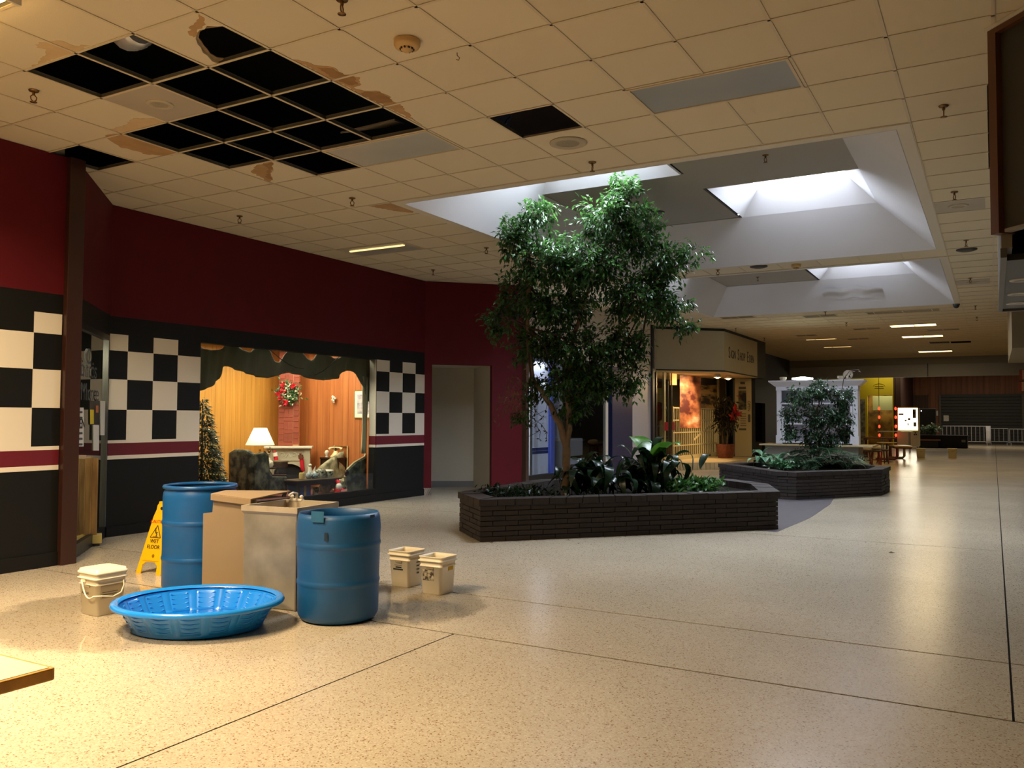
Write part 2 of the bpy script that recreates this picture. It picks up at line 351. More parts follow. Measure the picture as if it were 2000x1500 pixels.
q = [p0+an*.15-ad_*.02, p0+an*.15-ad_*.6, c0, c1, p1+an*.15+ad_*.08, p1+an*.15]
MB().ext([(v.x, v.y, 2.42) for v in q], (0, 0, .1)).build('corridor_ceiling', OFFW, wc)
cb = c0-an*.012
MB().ext([(v.x, v.y, 0) for v in (c0, c1, c1-an*.012, c0-an*.012)], (0, 0, .12)).build('baseboard', GREY, wc)
for a in (p0+an*.15-ad_*.6, p1+an*.15+ad_*.02): MB().ext([(v.x, v.y, 0) for v in (a, a+an*2, a+an*2+ad_*.1, a+ad_*.1)], (0, 0, 2.6)).build('corridor_side', OFFW, wc)
tp = MB().bx(A1.x-.05, A1.x+.05, A1.y-.04, A1.y+.08, 0, CZ).build('trim_2', BROWN, bevel=.005); struct(tp)

# white shop front with blue tile bands, behind the ficus
XS = -3.1
TILEB = M('blue_mosaic', (34, 52, 120), .3)
ws = MB().bx(XS-.12, XS, 10.62, 18.3, 2.66, CZ).build('wall_left_shop', OFFW); struct(ws)
MB().bx(XS-.12, XS, 16.62, 17.95, 0, 2.66).build('white_pier', M('white_pier', (200, 195, 200), .5), ws)
for y in (15.0,): MB().bx(XS-.10, XS-.03, y, y+.14, .1, 2.66).build('white_mullion', WHITE, ws)
MB().bx(XS-.12, XS, 15.32, 16.62, 0, 2.66).build('blue_panel', BLUEP, ws)
MB().bx(XS-.1, XS, 10.62, 15.0, 0, .27).build('shop_kerb', BLACK, ws)
MB().bx(XS-.05, XS+.02, 12.06, 12.22, .27, 2.66).build('blue_tile_post', TILEB, ws)
SHOPW = M('white_shop_wall', (236, 238, 250), .4)
MB().bx(XS-.40, XS-.35, 10.6, 12.75, .1, 2.66).build('white_shop_wall', SHOPW, ws)
for k in range(22):
    for j in range(2): 
        MB().bx(XS-.35, XS-.345, 11.2+k*.067, 11.2+k*.067+.062, .66+j*.067, .72+j*.067).build('mosaic_tile', TILEB, ws)
MB().bx(XS-.35, XS-.05, 12.72, 12.75, 0, 2.66).build('shop_partition', DARKGREY, ws)
area('white_shop_light', (XS-.2, 11.7, 2.6), .2, 1.6, 12, (.86, .9, 1))
area('white_shop_side_fill', (XS-.16, 10.68, 1.45), .2, 2.2, 85, (.84, .88, 1), (XS-.30, 12.4, 1.45))  # hidden fill added at the shop's left end to brighten the white wall
gp = MB()
for y0, y1 in ((10.62, 12.06), (12.22, 15.0)): gp.quad((XS-.04, y0, .27), (XS-.04, y1, .27), (XS-.04, y1, 2.66), (XS-.04, y0, 2.66))
gp.build('glass_pane', glass('dim_glass', (210, 215, 220), .05), ws)
# dim shop interior behind the glass
MB().bx(-6.6, -6.5, 11.5, 17, 0, 3).bx(-6.5, XS-.12, 16.9, 17, 0, 3).bx(-6.5, XS-.12, 11.4, 11.5, 0, 3).bx(-6.6, XS-.1, 10.6, 18.3, 2.8, 2.9).build('shop_inside', DARKGREY, ws)
MB().bx(-3.9, -3.4, 12.9, 14.3, .55, .95).build('grey_counter', M('grey_counter', (120, 124, 126), .4), ws, bevel=.02)
MB().bx(-3.7, -3.35, 12.9, 14.1, .28, .5).build('pale_bench', M('pale_panel', (165, 170, 176), .5), ws, bevel=.02)
t3 = MB().bx(XS-.1, XS+.06, 17.93, 18.08, 0, CZ).build('trim_3', M('dark_violet_post', (38, 34, 46), .5)); struct(t3)

# ---- back and right boundaries of the hall (out of frame)
struct(MB().bx(-3.1, 13, -9.2, -9, 0, CZ).build('wall_back', OFFW))
struct(MB().bx(9.5, 9.7, -9, 58, 0, CZ).build('wall_right', DARKGREY))

# ================================================================== CEILING
def tilemat():
    m = M('acoustic_tile', (214, 200, 172), .85, spec=.2, bump=(160, .12)); rnd_tint(m, .035); return m
TILE = tilemat(); GRID = M('grid_paint', (204, 188, 160), .55)
GRID2 = M('grid_web', (96, 92, 84), .5)
deck = MB().bx(-9, 13, -11, 3.9, CZ+1.6, CZ+1.75).bx(-9, -2, 3.9, 58, CZ+1.6, CZ+1.75).bx(4.4, 13, 3.9, 58, CZ+1.6, CZ+1.75).bx(-2, 4.4, 18, 58, CZ+1.6, CZ+1.75).build('ceiling', DARK); struct(deck)
MB().bx(-8.9, -8.8, -9, 19, CZ, CZ+1.6).bx(-8.9, 13, -9, -8.9, CZ, CZ+1.6).build('plenum_wall', DARK, deck)
HOLES = {(-1, 0), (-2, 0), (-1, 1), (0, 1), (-2, 2), (-3, 2), (-1, 2), (0, 2), (-3, 3), (-2, 3), (-1, 3), (0, 3), (-2, 4), (-5, 2), (2, 4)}
SPECIAL = {(0, 0), (-2, 1), (-1, 4), (0, 4), (4, 4), (5, 4), (-6, 10), (-5, 10), (-2, -2), (-1, -2)}
WELLS = [(-2, 7, 7, 17), (-2, 7, 18, 28)]
def inwell(i, j): return any(a <= i < b and c <= j < d for a, b, c, d in WELLS)
def leftlim(y):          # x of the left wall line at ceiling height
    if y < 1.5: return -3.0
    if y < 2.8: return -2.9-(y-1.5)
    if y < 9.1: return -4.25
    if y < 10.5: return -4.2+(y-9.1)
    if y < 18.3: return -3.15
    if y < 19.8: return -3.15+(y-18.3)
    if y < 23.6: return -1.65
    return -2.75
XR = 4.84
tm = MB().bx(.004, T-.004, .004, T-.004, .004, .02).mesh('ceiling_tile', TILE)
far = MB(); ntile = 0; cut = 0
for j in range(-4, 56):
    for i in range(-9, 9):
        if inwell(i, j) or (i, j) in HOLES or (i, j) in SPECIAL: continue
        if (i+1)*T < leftlim((j+.5)*T)-.25 or i*T > XR and 5 < j < 10: continue
        if i == 8 and 5 < j < 10: continue
        x1 = T-.004
        if ntile < 292 and j < 27:
            o = inst('ceiling_tile', tm, deck, (i*T, j*T, CZ)); ntile += 1
            if i == 7 and 6 <= j < 10: o.scale = ((XR-7*T)/T, 1, 1)
        else:
            far.bx(i*T+.004, i*T+(x1 if not (i == 7 and 5 < j < 10) else XR-7*T), j*T+.004, j*T+T-.004, CZ+.004, CZ+.02)
o = far.build('far_ceiling_tiles', TILE, deck, fix=False); o['kind'] = 'stuff'
# tee grid
def gridbar(a, b):
    m = MB(); m.bar((a[0], a[1], CZ), (b[0], b[1], CZ), .022, .004); m.build('grid_bar', GRID, deck, fix=False)
    if min(a[1], b[1]) < 5*T: MB().bar((a[0], a[1], CZ+.018), (b[0], b[1], CZ+.018), .004, .032).build('bar_web', GRID2, deck, fix=False)
for i in range(-7, 9):
    x = i*T
    if -2 < i < 7: segs = [(-4*T, 7*T), (17*T, 18*T), (28*T, 56*T)]
    elif i == 8: segs = [(-4*T, 4.6*T), (10*T, 56*T)]
    else: segs = [(-4*T, 56*T)]
    if i == 0: segs = [(-4*T, -2*T), (-T, 4*T), (5*T, 7*T), (17*T, 18*T), (28*T, 56*T)]
    if i == -1: segs = [(-4*T, -2*T), (-T, 7*T), (17*T, 18*T), (28*T, 56*T)]
    if i == 5: segs = [(-4*T, 4*T), (5*T, 7*T), (17*T, 18*T), (28*T, 56*T)]
    if i == -5: segs = [(-4*T, 10*T), (11*T, 56*T)]
    for a, b in segs:
        ys = [y for y in [a+(b-a)*k/200 for k in range(201)] if leftlim(y) < x+.02]
        if ys: gridbar((x, ys[0]), (x, ys[-1]))
for j in range(-4, 57):
    y = j*T; xl = leftlim(y)-.02
    segs = [(xl, XR if 4 < j < 10 else 9*T)]
    if 7 < j < 17 or 18 < j < 28: segs = [(xl, -2*T), (7*T, XR if j < 10 else 9*T)]
    for a, b in segs: gridbar((a, y), (b, y))
# plain white strip of trim round each well, and the wells themselves
PANE = M('skylight_diffuser', (255, 255, 255), .5, emit=((240, 246, 255), 14.0))
def well(n, i0, i1, j0, j1, oy):
    X0, X1, Y0_, Y1_ = i0*T, i1*T, j0*T, j1*T; tw = .11
    w = MB()
    for a, b, c, d in ((X0, X1, Y0_, Y0_+tw), (X0, X1, Y1_-tw, Y1_), (X0, X0+tw, Y0_+tw, Y1_-tw), (X1-tw, X1, Y0_+tw, Y1_-tw)): w.bx(a, b, c, d, CZ-.006, CZ+.03)
    root = w.build('window_%d' % n, M('well_trim', (208, 198, 180), .6)); struct(root, 'roof skylight well nearest the camera, ficus growing into it' if n == 2 else 'far roof skylight well with peeling paint')
    x0, x1, y0, y1 = X0+tw, X1-tw, Y0_+tw, Y1_-tw; z1 = CZ+.60; ix0, ix1, iy0, iy1 = -.55, 3.45, y0+.66, y1-.80
    iy0 += 0; z0 = CZ+.0
    W = MB()
    a = [(x0, y0, z0), (x1, y0, z0), (x1, y1, z0), (x0, y1, z0)]; b = [(ix0, iy0, z1), (ix1, iy0, z1), (ix1, iy1, z1), (ix0, iy1, z1)]
    for k in range(4): W.quad(a[k], a[(k+1) % 4], b[(k+1) % 4], b[k])
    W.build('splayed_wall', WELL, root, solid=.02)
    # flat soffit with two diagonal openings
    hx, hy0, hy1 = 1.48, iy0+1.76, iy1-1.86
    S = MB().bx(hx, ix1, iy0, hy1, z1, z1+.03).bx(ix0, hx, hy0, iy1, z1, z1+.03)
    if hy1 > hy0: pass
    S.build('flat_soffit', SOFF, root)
    for (ax0, ax1, ay0, ay1) in ((ix0, hx-.04, iy0, hy0), (hx+.05, ix1, hy1, iy1)):
        z2 = CZ+.92; s = .32; sh = MB()
        a = [(ax0, ay0, z1), (ax1, ay0, z1), (ax1, ay1, z1), (ax0, ay1, z1)]
        b = [(ax0+s, ay0+s*1.0, z2), (ax1-s, ay0+s*1.0, z2), (ax1-s, ay1-s*1.1, z2), (ax0+s, ay1-s*1.1, z2)]
        c = [(p[0], p[1], z2+.35) for p in b]
        for k in range(4):
            sh.quad(a[k], a[(k+1) % 4], b[(k+1) % 4], b[k]); sh.quad(b[k], b[(k+1) % 4], c[(k+1) % 4], c[k])
        sh.build('skylight_shaft', WELL, root, solid=.02)
        MB().bx(b[0][0], b[1][0], b[0][1], b[2][1], z2+.34, z2+.36).build('skylight_pane', PANE, root)
        cx, cy = (b[0][0]+b[1][0])/2, (b[0][1]+b[2][1])/2
        area('skylight_daylight', (cx, cy, z2+.30), b[1][0]-b[0][0], b[2][1]-b[0][1], 235 if n == 2 else 110, DAY)
    return root
k1 = well(2, *WELLS[0], 0); k2 = well(3, *WELLS[1], 0)
# peeling paint flap in the far well
wy = lambda z: 28*T-.11-.8*(z-CZ)/.6-.02
fl = MB(); P = []
c = YP(1665, 548, 28*T-.5); random.seed(3)
for r_ in range(6):
    row = []
    for k in range(13): z = CZ+.44-.045*r_+.02*sin(k*1.3); row.append((c.x-.62+.105*k, wy(z)-.012*abs(sin(k*2.3+r_*1.7)), z-.05*abs(k-6)/6*(r_ < 3)))
    P.append(row)
fl.grid(P).build('peeling_paint', M('peeled_paint', (205, 203, 205), .45), k2)

# light troffers ------------------------------------------------------
LENS = M('prismatic_lens', (168, 168, 162), .3, noise=(2, .10)); LITW = M('lit_tube_lens', (255, 250, 225), .5, emit=((255, 226, 150), 6)); LITD = M('weakly_lit_lens', (255, 240, 200), .5, emit=((255, 214, 140), 1.6))
LITN = M('lit_wrap_lens', (255, 240, 200), .5, emit=((255, 205, 120), 9))
def troffer(i0, i1, j, label, lens, group=None, yw=1.):
    r = thing('ceiling_light', label, 'light', ((i0+i1)/2*T, (j+yw/2)*T, CZ), 0, group); hx, hy = (i1-i0)*T/2-.012, yw*T/2-.012
    f = MB().bx(-hx, hx, -hy, -hy+.02, -.008, .03).bx(-hx, hx, hy-.02, hy, -.008, .03).bx(-hx, -hx+.02, -hy+.02, hy-.02, -.008, .03).bx(hx-.02, hx, -hy+.02, hy-.02, -.008, .03)
    f.build('light_frame', GRID, r); MB().bx(-hx+.02, hx-.02, -hy+.02, hy-.02, .0, .02).build('light_lens', lens, r); return r
troffer(-1, 1, 4, 'unlit grey ceiling light bordering the big patch of missing tiles', LENS)
troffer(4, 6, 4, 'unlit blue-grey ceiling light right of the single missing tile', M('bluegrey_lens', (150, 156, 160), .3, noise=(1.5, .08)))
fx = troffer(-6, -4, 10, 'half-shining ceiling light above the maroon wall over the display window', LENS)
tu = MB().tube([(-.5, -.1, .012), (.5, -.1, .012)], .03, 10).build('reflection_strip', LITD, fx)  # glowing tube stands for the bright strip reflected on the lens
wr = thing('wrap_light', 'glowing ceiling light at the upper left corner of the picture', 'light', (-.68, -.87, CZ))
MB().ext([(-.6, -.17, 0), (-.6, -.12, -.09), (-.6, .12, -.09), (-.6, .17, 0)], (1.2, 0, 0)).build('wrap_lens', LITN, wr, bevel=.02)
for s_ in (-.62, .60): MB().bx(s_, s_+.02, -.18, .18, -.1, 0).build('end_cap', WHITE, wr)
for (i0, i1, j, lab) in ((4, 5.9, 34.4, 'nearest of three bright ceiling lights over the far hall'), (4, 5.9, 40, 'middle one of the three bright ceiling lights over the far hall'), (4, 5.9, 50.6, 'farthest of three bright ceiling lights over the far hall')):
    troffer(i0, i1, j, lab, LITW, None, .95); area('troffer_light_far', ((i0+i1)/2*T, (j+.3)*T, CZ-.05), 1.1, .5, 34, (1, .74, .40))
for (i0, i1, j, lab) in ((-.5, 1.1, 39.6, 'dimly lit ceiling light in the far hall, nearer of two'), (-.5, 1.1, 44.9, 'dimly lit ceiling light in the far hall, farther of two')):
    troffer(i0, i1, j, lab, LITD, None, .45)
UNL = M('unlit_panel', (120, 108, 78), .5)
for px, py, w_, lab in ((1425, 618, 1.4, 'dim unlit ceiling panel above the fascia of the sign shop'), (1610, 612, 1.3, 'small unlit ceiling panel just past the far skylight well, left one'), (1760, 606, 2.6, 'long unlit ceiling light just past the far skylight well'), (1565, 655, 1, 'unlit panel in the far ceiling beside the weak lights'), (1672, 643, 1.2, 'unlit panel in the far ceiling, left of the nearest bright light'), (1690, 660, 1.1, 'unlit panel in the far ceiling, left of the middle bright light'), (1863, 640, 1.4, 'unlit panel in the far ceiling, right of the nearest bright light')):
    p = CE(px, py)/T; i0 = round(p.x)-w_/2; troffer(i0, i0+w_, round(p.y), lab, UNL, None, .8)
for px, py, lab in ((1800, 669, 'black gap of a missing tile in the far ceiling, left of a pair'), (1835, 668, 'black gap of missing tiles between the middle and farthest bright lights'), (1870, 667, 'black gap of a missing tile in the far ceiling, rightmost')):
    p = CE(px, py); i0 = round(p.x/T); MB().bx(i0*T+.02, i0*T+T*1.0-.02, p.y, p.y+T*.9, CZ-.005, CZ+.0).build('dark_opening', DARK, deck)

# broken tile, damaged edges ------------------------------------------
bt = [CE(x, y) for x, y in ((258.8, 65.5), (386, 23.5), (440, 52), (425, 53), (404, 52), (399, 59), (390, 60), (384, 67), (382, 77), (386, 88), (392, 94), (396, 104), (405, 110), (414, 121), (432, 127), (408.5, 132.5))]
MB().prism([(p.x, p.y) for p in bt], CZ+.004, CZ+.02).build('broken_tile', TILE, deck, fix=True)
br = [CE(x, y) for x, y in ((425, 53), (404, 52), (399, 59), (390, 60), (384, 67), (382, 77), (386, 88), (392, 94), (396, 104), (405, 110), (414, 121), (430, 126), (437, 120), (424, 118), (411, 111), (405, 102), (398, 95), (394, 88), (388, 80), (390, 68), (400, 62), (440, 57))]
MB().prism([(p.x, p.y) for p in br], CZ+.02, CZ+.026).build('torn_edge', M('wet_fibre', (120, 100, 72), .9, noise=(30, .3)), deck)
STAIN = M('water_stain', (168, 132, 88), .85, noise=(7, .16)); STAIN2 = M('water_stain_dark', (140, 104, 62), .85, noise=(9, .2)); STAIN3 = M('water_stain_faint', (200, 172, 130), .85, noise=(6, .12))
def stain(pts, mat, dz=0):
    p = [CE(*q) for q in pts]; out = []
    for k in range(len(p)):                      # ragged outline
        a, b = p[k], p[(k+1) % len(p)]; n = Vector((-(b-a).y, (b-a).x, 0)); m_ = max(2, int((b-a).length/.025))
        for t in range(m_): out.append(a.lerp(b, t/m_)+n.normalized()*random.uniform(-.014, .014) if t else a)
    MB().ext([(q.x, q.y, CZ+.0025-dz) for q in out], (0, 0, .001)).build('water_stain', mat, deck)
stain([(573, 117), (600, 122), (614, 128), (640, 130), (660, 138), (672, 147), (688, 148), (703, 152), (703, 168), (690, 172), (710, 178), (735, 178), (756, 186), (770, 200), (782, 202), (795, 220), (812, 238), (826, 246), (760, 212), (700, 182), (646, 155), (600, 131)], STAIN)
stain([(620, 133), (650, 134), (672, 147), (690, 150), (700, 165), (680, 166), (650, 152)], STAIN2, .0012)
stain([(700, 182), (740, 180), (758, 190), (766, 200), (740, 202)], STAIN2, .0012)
stain([(205, 266), (222, 262), (243, 262), (255, 268), (350, 298), (338, 304), (312, 304), (285, 302), (262, 295), (234, 288), (222, 280)], STAIN)
stain([(530, 316), (534, 330), (528, 340), (533, 352), (524, 356), (508, 346), (490, 336), (505, 322)], STAIN)
stain([(512, 322), (533, 318), (528, 340), (532, 352), (518, 346), (524, 330)], STAIN2, .0012)
stain([(388, 28), (400, 40), (396, 52), (384, 62), (378, 74), (370, 70), (372, 52), (384, 40)], STAIN)
stain([(68, 88), (90, 82), (112, 80), (130, 84), (145, 90), (175, 90), (150, 100), (120, 112), (90, 122), (60, 134), (88, 110), (92, 98), (72, 94)], STAIN3)
stain([(260, 232), (300, 232), (322, 240), (285, 252), (240, 260), (205, 254), (240, 248)], STAIN3)
stain([(720, 403), (748, 399), (788, 396), (818, 410), (806, 416), (780, 414)], STAIN)

# speakers, detectors, sprinklers --------------------------------------
SPKR = M('speaker_grille', (150, 138, 118), .5, noise=(60, .2)); RINGM = M('speaker_ring', (176, 164, 142), .5)
def disc_speaker(p, label, panel=None, r=.17):
    t = thing('ceiling_speaker', label, 'speaker', (p.x, p.y, CZ))
    if panel: MB().bx(-panel/2, panel/2, -T/2+.012, T/2-.012, -.001, .012).build('speaker_panel', M('speaker_panel', (168, 156, 138), .5, noise=(2, .06)), t)
    MB().lathe([(r, 0), (r, -.006), (r*.93, -.011), (r*.62, -.012), (r*.6, -.006)], 28, cap=(False, False)).build('speaker_ring', RINGM, t)
    MB().lathe([(r*.61, -.007), (.001, -.009)], 24, cap=(False, False)).build('speaker_grille', SPKR, t)
    return t
disc_speaker(Vector((-1.5*T, 1.5*T, 0)), 'round speaker in a grey panel beside the missing tiles', T-.02, .105)
disc_speaker(Vector((2.5*T, 5.5*T, 0)), 'round two-ring speaker just below the single missing tile')
disc_speaker(CE(1872, 402), 'round speaker in a grey panel in the right ceiling strip, nearest', XR-7*T-.03, .11)
disc_speaker(CE(1900, 551), 'round speaker in a grey panel in the right ceiling strip, farther away', XR-7*T-.03, .11)
def smoke(p, label, r=.075):
    t = thing('smoke_detector', label, 'smoke detector', p)
    MB().lathe([(r, 0), (r, -.03), (r*.9, -.045), (r*.55, -.05)], 24, cap=(True, True)).build('detector_body', M('ivory_plastic', (196, 160, 104), .5), t)
    MB().lathe([(r*.5, -.05), (r*.46, -.062), (r*.2, -.075), (r*.15, -.078)], 20).build('sensor_dome', MATS['ivory_plastic'], t)
    for k in range(10): a = 2*pi*k/10; MB().bar((r*.47*cos(a), r*.47*sin(a), -.051), (r*.47*cos(a), r*.47*sin(a), -.062), .016, .008).build('vent_slot', BLK, t)
    return t
p = CE(795, 80); smoke(Vector((p.x, p.y, CZ)), 'round ivory smoke detector on the ceiling tile above the stain', .088)
p = CE(1555, 517); smoke(Vector((p.x, p.y, CZ)), 'small smoke detector on the tile strip between the skylight wells')
smo = CE(1482, 520); t = thing('sensor_disc', 'thin dark disc on the tile strip between the skylight wells', 'sensor', smo); MB().lathe([(.14, 0), (.14, -.012), (.08, -.03)], 20).build('disc_body', DARKGREY, t)
p = CE(1888, 487); t = thing('sensor_disc', 'dark disc hanging under the right ceiling strip below a sprinkler', 'sensor', p); MB().lathe([(.14, 0), (.14, -.012), (.08, -.03)], 20).build('disc_body', DARKGREY, t)
def sprinkler(p, label, z=None):
    t = thing('sprinkler_head', label, 'sprinkler', p, random.uniform(0, 3))
    MB().lathe([(.038, 0), (.034, -.008), (.012, -.012)], 14, cap=(True, False)).build('escutcheon', BRASS, t)
    MB().tube([(0, 0, -.01), (0, 0, -.035)], .011, 8).build('sprinkler_body', BRASS, t)
    MB().tube([(.008, 0, -.035), (.022, 0, -.05), (.018, 0, -.072), (.002, 0, -.085)], .0045, 6).tube([(-.008, 0, -.035), (-.022, 0, -.05), (-.018, 0, -.072), (-.002, 0, -.085)], .0045, 6).build('frame_arms', BRASS, t)
    MB().lathe([(.004, -.08), (.026, -.088), (.026, -.091), (.004, -.091)], 12).build('deflector', BRASS, t)
    return t
SPR = [((668, 2), 'brass sprinkler head at the top edge, above the torn hole in the ceiling'), ((66, 180), 'brass sprinkler head near the left edge, below the glowing light'), ((688, 390), 'sprinkler head on the ceiling left of the skylight well corner'), ((468, 425), 'sprinkler head on the ceiling close above the maroon window wall'), ((950, 487), 'sprinkler head beside the left rim of the near skylight well'), ((846, 530), 'sprinkler head near the ceiling corner above the corridor opening'), ((1157, 320), 'sprinkler head just in front of the near skylight well, above the ficus'), ((1843, 210), 'largest sprinkler head in the right ceiling strip'), ((1864, 378), 'sprinkler head next to the grey speaker panel, right ceiling strip'), ((1887, 472), 'sprinkler head above the dark disc, right ceiling strip'), ((1895, 546), 'sprinkler head at the farther speaker panel, right ceiling strip'), ((1905, 600), 'small far sprinkler head at the right, beyond the farther speaker panel'), ((1908, 622), 'smaller far sprinkler head at the right, next one along the row'), ((1402, 530), 'sprinkler head on the tile strip between the skylight wells'), ((1604, 607), 'far sprinkler head just past the far well, centre'), ((1653, 633), 'far sprinkler head left of the nearest bright light'), ((1437, 644), 'far sprinkler head right over the sign shop fascia corner'), ((1493, 663), 'far sprinkler head over the end of the sign shop fascia')]
for (px, py), lab in SPR:
    q = CE(px, py-3)
    if inwell(int(q.x//T), int(q.y//T)): q.y = 28*T+.1 if q.y > 20*T else 7*T-.1
    sprinkler(q, lab)
for (px, py), lab in (((1495, 303), 'sprinkler head on the grey soffit inside the near skylight well'), ((1480, 541), 'sprinkler head on the grey soffit inside the far skylight well')):
    sprinkler(FL(px, py, CZ+.60), lab)
p = FL(1285, 414, CZ+.6); t = thing('sensor_disc', 'dark disc on the soffit of the near skylight well by the ficus top', 'sensor', p); MB().lathe([(.1, 0), (.1, -.012), (.06, -.02)], 18).build('disc_body', DARKGREY, t)
p = Vector((6.86*T, 28*T-.05, CZ-.006)); t = thing('dome_camera', 'small dark dome camera at the right corner of the far skylight well', 'camera', p); MB().lathe([(.07, 0), (.07, -.03)], 16).build('camera_base', DARKGREY, t); MB().ball((0, 0, -.035), .06, 14).build('camera_dome', BLK, t)
hk = CE(893, 103); tag(MB().tube([hk, hk+Vector((0, 0, -.02)), hk+Vector((.02, 0, -.04)), hk+Vector((.012, 0, -.055)), hk+Vector((-.008, 0, -.045))], .003, 6).build('wire_hook', BRASS), 'tiny wire hook hanging from the grid right of the smoke detector', 'hook')

# flexible duct and a fallen panel in the dark plenum
fd = thing('flexible_duct', 'shiny ribbed duct seen through the hole in the missing ceiling tiles', 'duct', FL(256, 122, CZ+.17))
pts = [(-.55+.035*k, .05*sin(k*.3), .05+.001*k*k) for k in range(34)]
MB().tube(pts, [.115+.014*(k % 2) for k in range(34)], 16).build('duct_skin', M('foil', (225, 226, 230), .3, .6, noise=(9, .2)), fd); fd.rotation_euler = (0, 0, 2.6)
p = FL(735, 254, CZ+.12); pl = thing('loose_panel', 'grey scrap of panel lying above the missing tiles', 'panel', (p.x, p.y, CZ+.12))
MB().ext([(-.25, -.2, -.05), (.3, -.12, 0), (.1, .3, .12)], (0, 0, .015)).build('panel_scrap', M('scrap', (120, 112, 100), .7), pl)
p = CE(1010, 250); tag(MB().tube([DP(985, 245, 7.6), DP(990, 236, 7.9), DP(997, 228, 8.3)], .012, 8).build('plenum_cable', M('cable', (70, 70, 72), .5)), 'loose cable seen through the single missing ceiling tile', 'cable')
# ================================================================== THINGS IN THE FOREGROUND
H2 = Vector((CF.x, CF.y, 0)).normalized(); RH = Vector((CR.x, CR.y, 0)).normalized()
BLUE = M('drum_blue', (16, 84, 148), .38, noise=(3, .12)); BLUE2 = M('drum_blue_dirty', (14, 76, 128), .45, noise=(2.2, .2, (1, 1, .25))); BLUE3 = M('drum_inside', (10, 52, 92), .5)
def drumc(px, py): return back(FL(px, py), .27)
# tall closed-rim drum
p = drumc(388, 1163); dr = thing('plastic_drum', 'taller blue plastic drum with a rolled rim, behind the tan box', 'drum', p, .4)
pr = [(.0, 0), (.25, 0), (.275, .015), (.287, .05)]
for z in (.27, .56): pr += [(.289, z-.06), (.289, z-.022), (.290, z-.018), (.295, z-.008), (.295, z+.008), (.290, z+.018), (.289, z+.022), (.289, z+.06)]
pr += [(.289, .76), (.284, .80), (.272, .825), (.270, .835)]
MB().lathe(pr+[(.270, .84)], 48, cap=(False, False)).build('drum_body', BLUE, dr)
MB().lathe([(.27, .828), (.29, .832), (.293, .845), (.288, .857), (.270, .86), (.262, .852), (.262, .84)], 48, cap=(False, False)).build('rolled_rim', BLUE, dr)
MB().lathe([(.266, .845), (.272, .80), (.274, .06), (.0, .05)], 40, cap=(False, False)).build('drum_inside', BLUE3, dr)
# cut-down drum
p = drumc(660, 1224); d2 = thing('plastic_drum', 'shorter blue drum with its top cut off, right of the sink', 'drum', p, .9)
wob = lambda a, z: 1+(.03*cos(2*a+.6)+.012*cos(4*a))*min(1, max(0, z-.3)/.45)
pr = [(.0, 0), (.23, 0), (.262, .015), (.280, .05)]
for z in (.27, .53): pr += [(.284, z-.06), (.284, z-.024), (.285, z-.018), (.289, z-.008), (.289, z+.008), (.285, z+.018), (.284, z+.024), (.284, z+.06)]
pr += [(.286, .64), (.278, .71), (.268, .745)]
MB().lathe(pr+[(.262, .743), (.272, .68), (.274, .05), (.0, .045)], 56, cap=(False, False), wob=wob).build('drum_body', BLUE2, d2)
def drum_patch(px, py, w, h, mat, name):
    v = []; d = ray(px, py); best = None
    for k in range(500):
        q = CAM+d*(5.2+k*.002)
        if (q.xy-p.xy).length < .292: best = q; break
    if best is None: return
    a0 = math.atan2(best.y-p.y, best.x-p.x); rr = .2885; N_ = 8; P = []
    for z in (best.z-h/2, best.z+h/2): P.append([(p.x+rr*wob(a0-d2.rotation_euler.z+w/rr*(t/N_-.5), z)*1.004*cos(a0+w/rr*(t/N_-.5)), p.y+rr*wob(a0-d2.rotation_euler.z+w/rr*(t/N_-.5), z)*1.004*sin(a0+w/rr*(t/N_-.5)), z) for t in range(N_+1)])
    o = MB().grid(P).build(name, mat, d2); o.matrix_parent_inverse = Matrix.Translation(p) @ Matrix.Rotation(.9, 4, 'Z'); o.matrix_parent_inverse.invert(); return o
drum_patch(618, 1010, .10, .075, M('old_label', (22, 88, 128), .6, noise=(9, .2)), 'old_label'); drum_patch(636, 1049, .025, .055, M('dark_mark', (8, 36, 60), .5), 'dark_mark'); drum_patch(728, 1008, .05, .02, MATS['dark_mark'], 'dark_mark')

# wading pool
pc = (FL(390, 1136, .185)+FL(390, 1203, .185))/2; POOLM = M('pool_blue', (26, 134, 232), .22, spec=.6, coat=.4)
pc = pc - H2*.05 + RH*.015
pool = thing('wading_pool', 'round bright blue plastic wading pool on the floor in front of the drums', 'pool', (pc.x, pc.y, 0), math.atan2(RH.y, RH.x)); pool.scale = (1, .86, 1)
NP = 16
def pw(a, z): t = (a*NP/(2*pi)) % 1; return 1-(.018 if abs(t-.5) < .36 else 0.)*(1 if .02 < z < .165 else 0)
prof = [(0, .006), (.40, .0), (.43, .008)]+[(.435+.075*k/7, .03+.13*k/7) for k in range(8)]+[(.525, .172), (.545, .170), (.560, .160)]
outer = [(.560, .160), (.565, .172), (.558, .186), (.540, .192), (.520, .188), (.508, .176)]
inner = [(.500-.075*k/7, .165-.135*k/7) for k in range(8)]+[(.40, .022), (0, .020)]
MB().lathe(prof, 192, cap=(False, False), wob=pw).build('pool_wall', POOLM, pool, fix=False)
MB().lathe(outer, 96, cap=(False, False)).build('rolled_rim', POOLM, pool, fix=False)
MB().lathe(inner, 192, cap=(False, False), wob=lambda a, z: 2-pw(a, z)).build('pool_lining', POOLM, pool, fix=False)
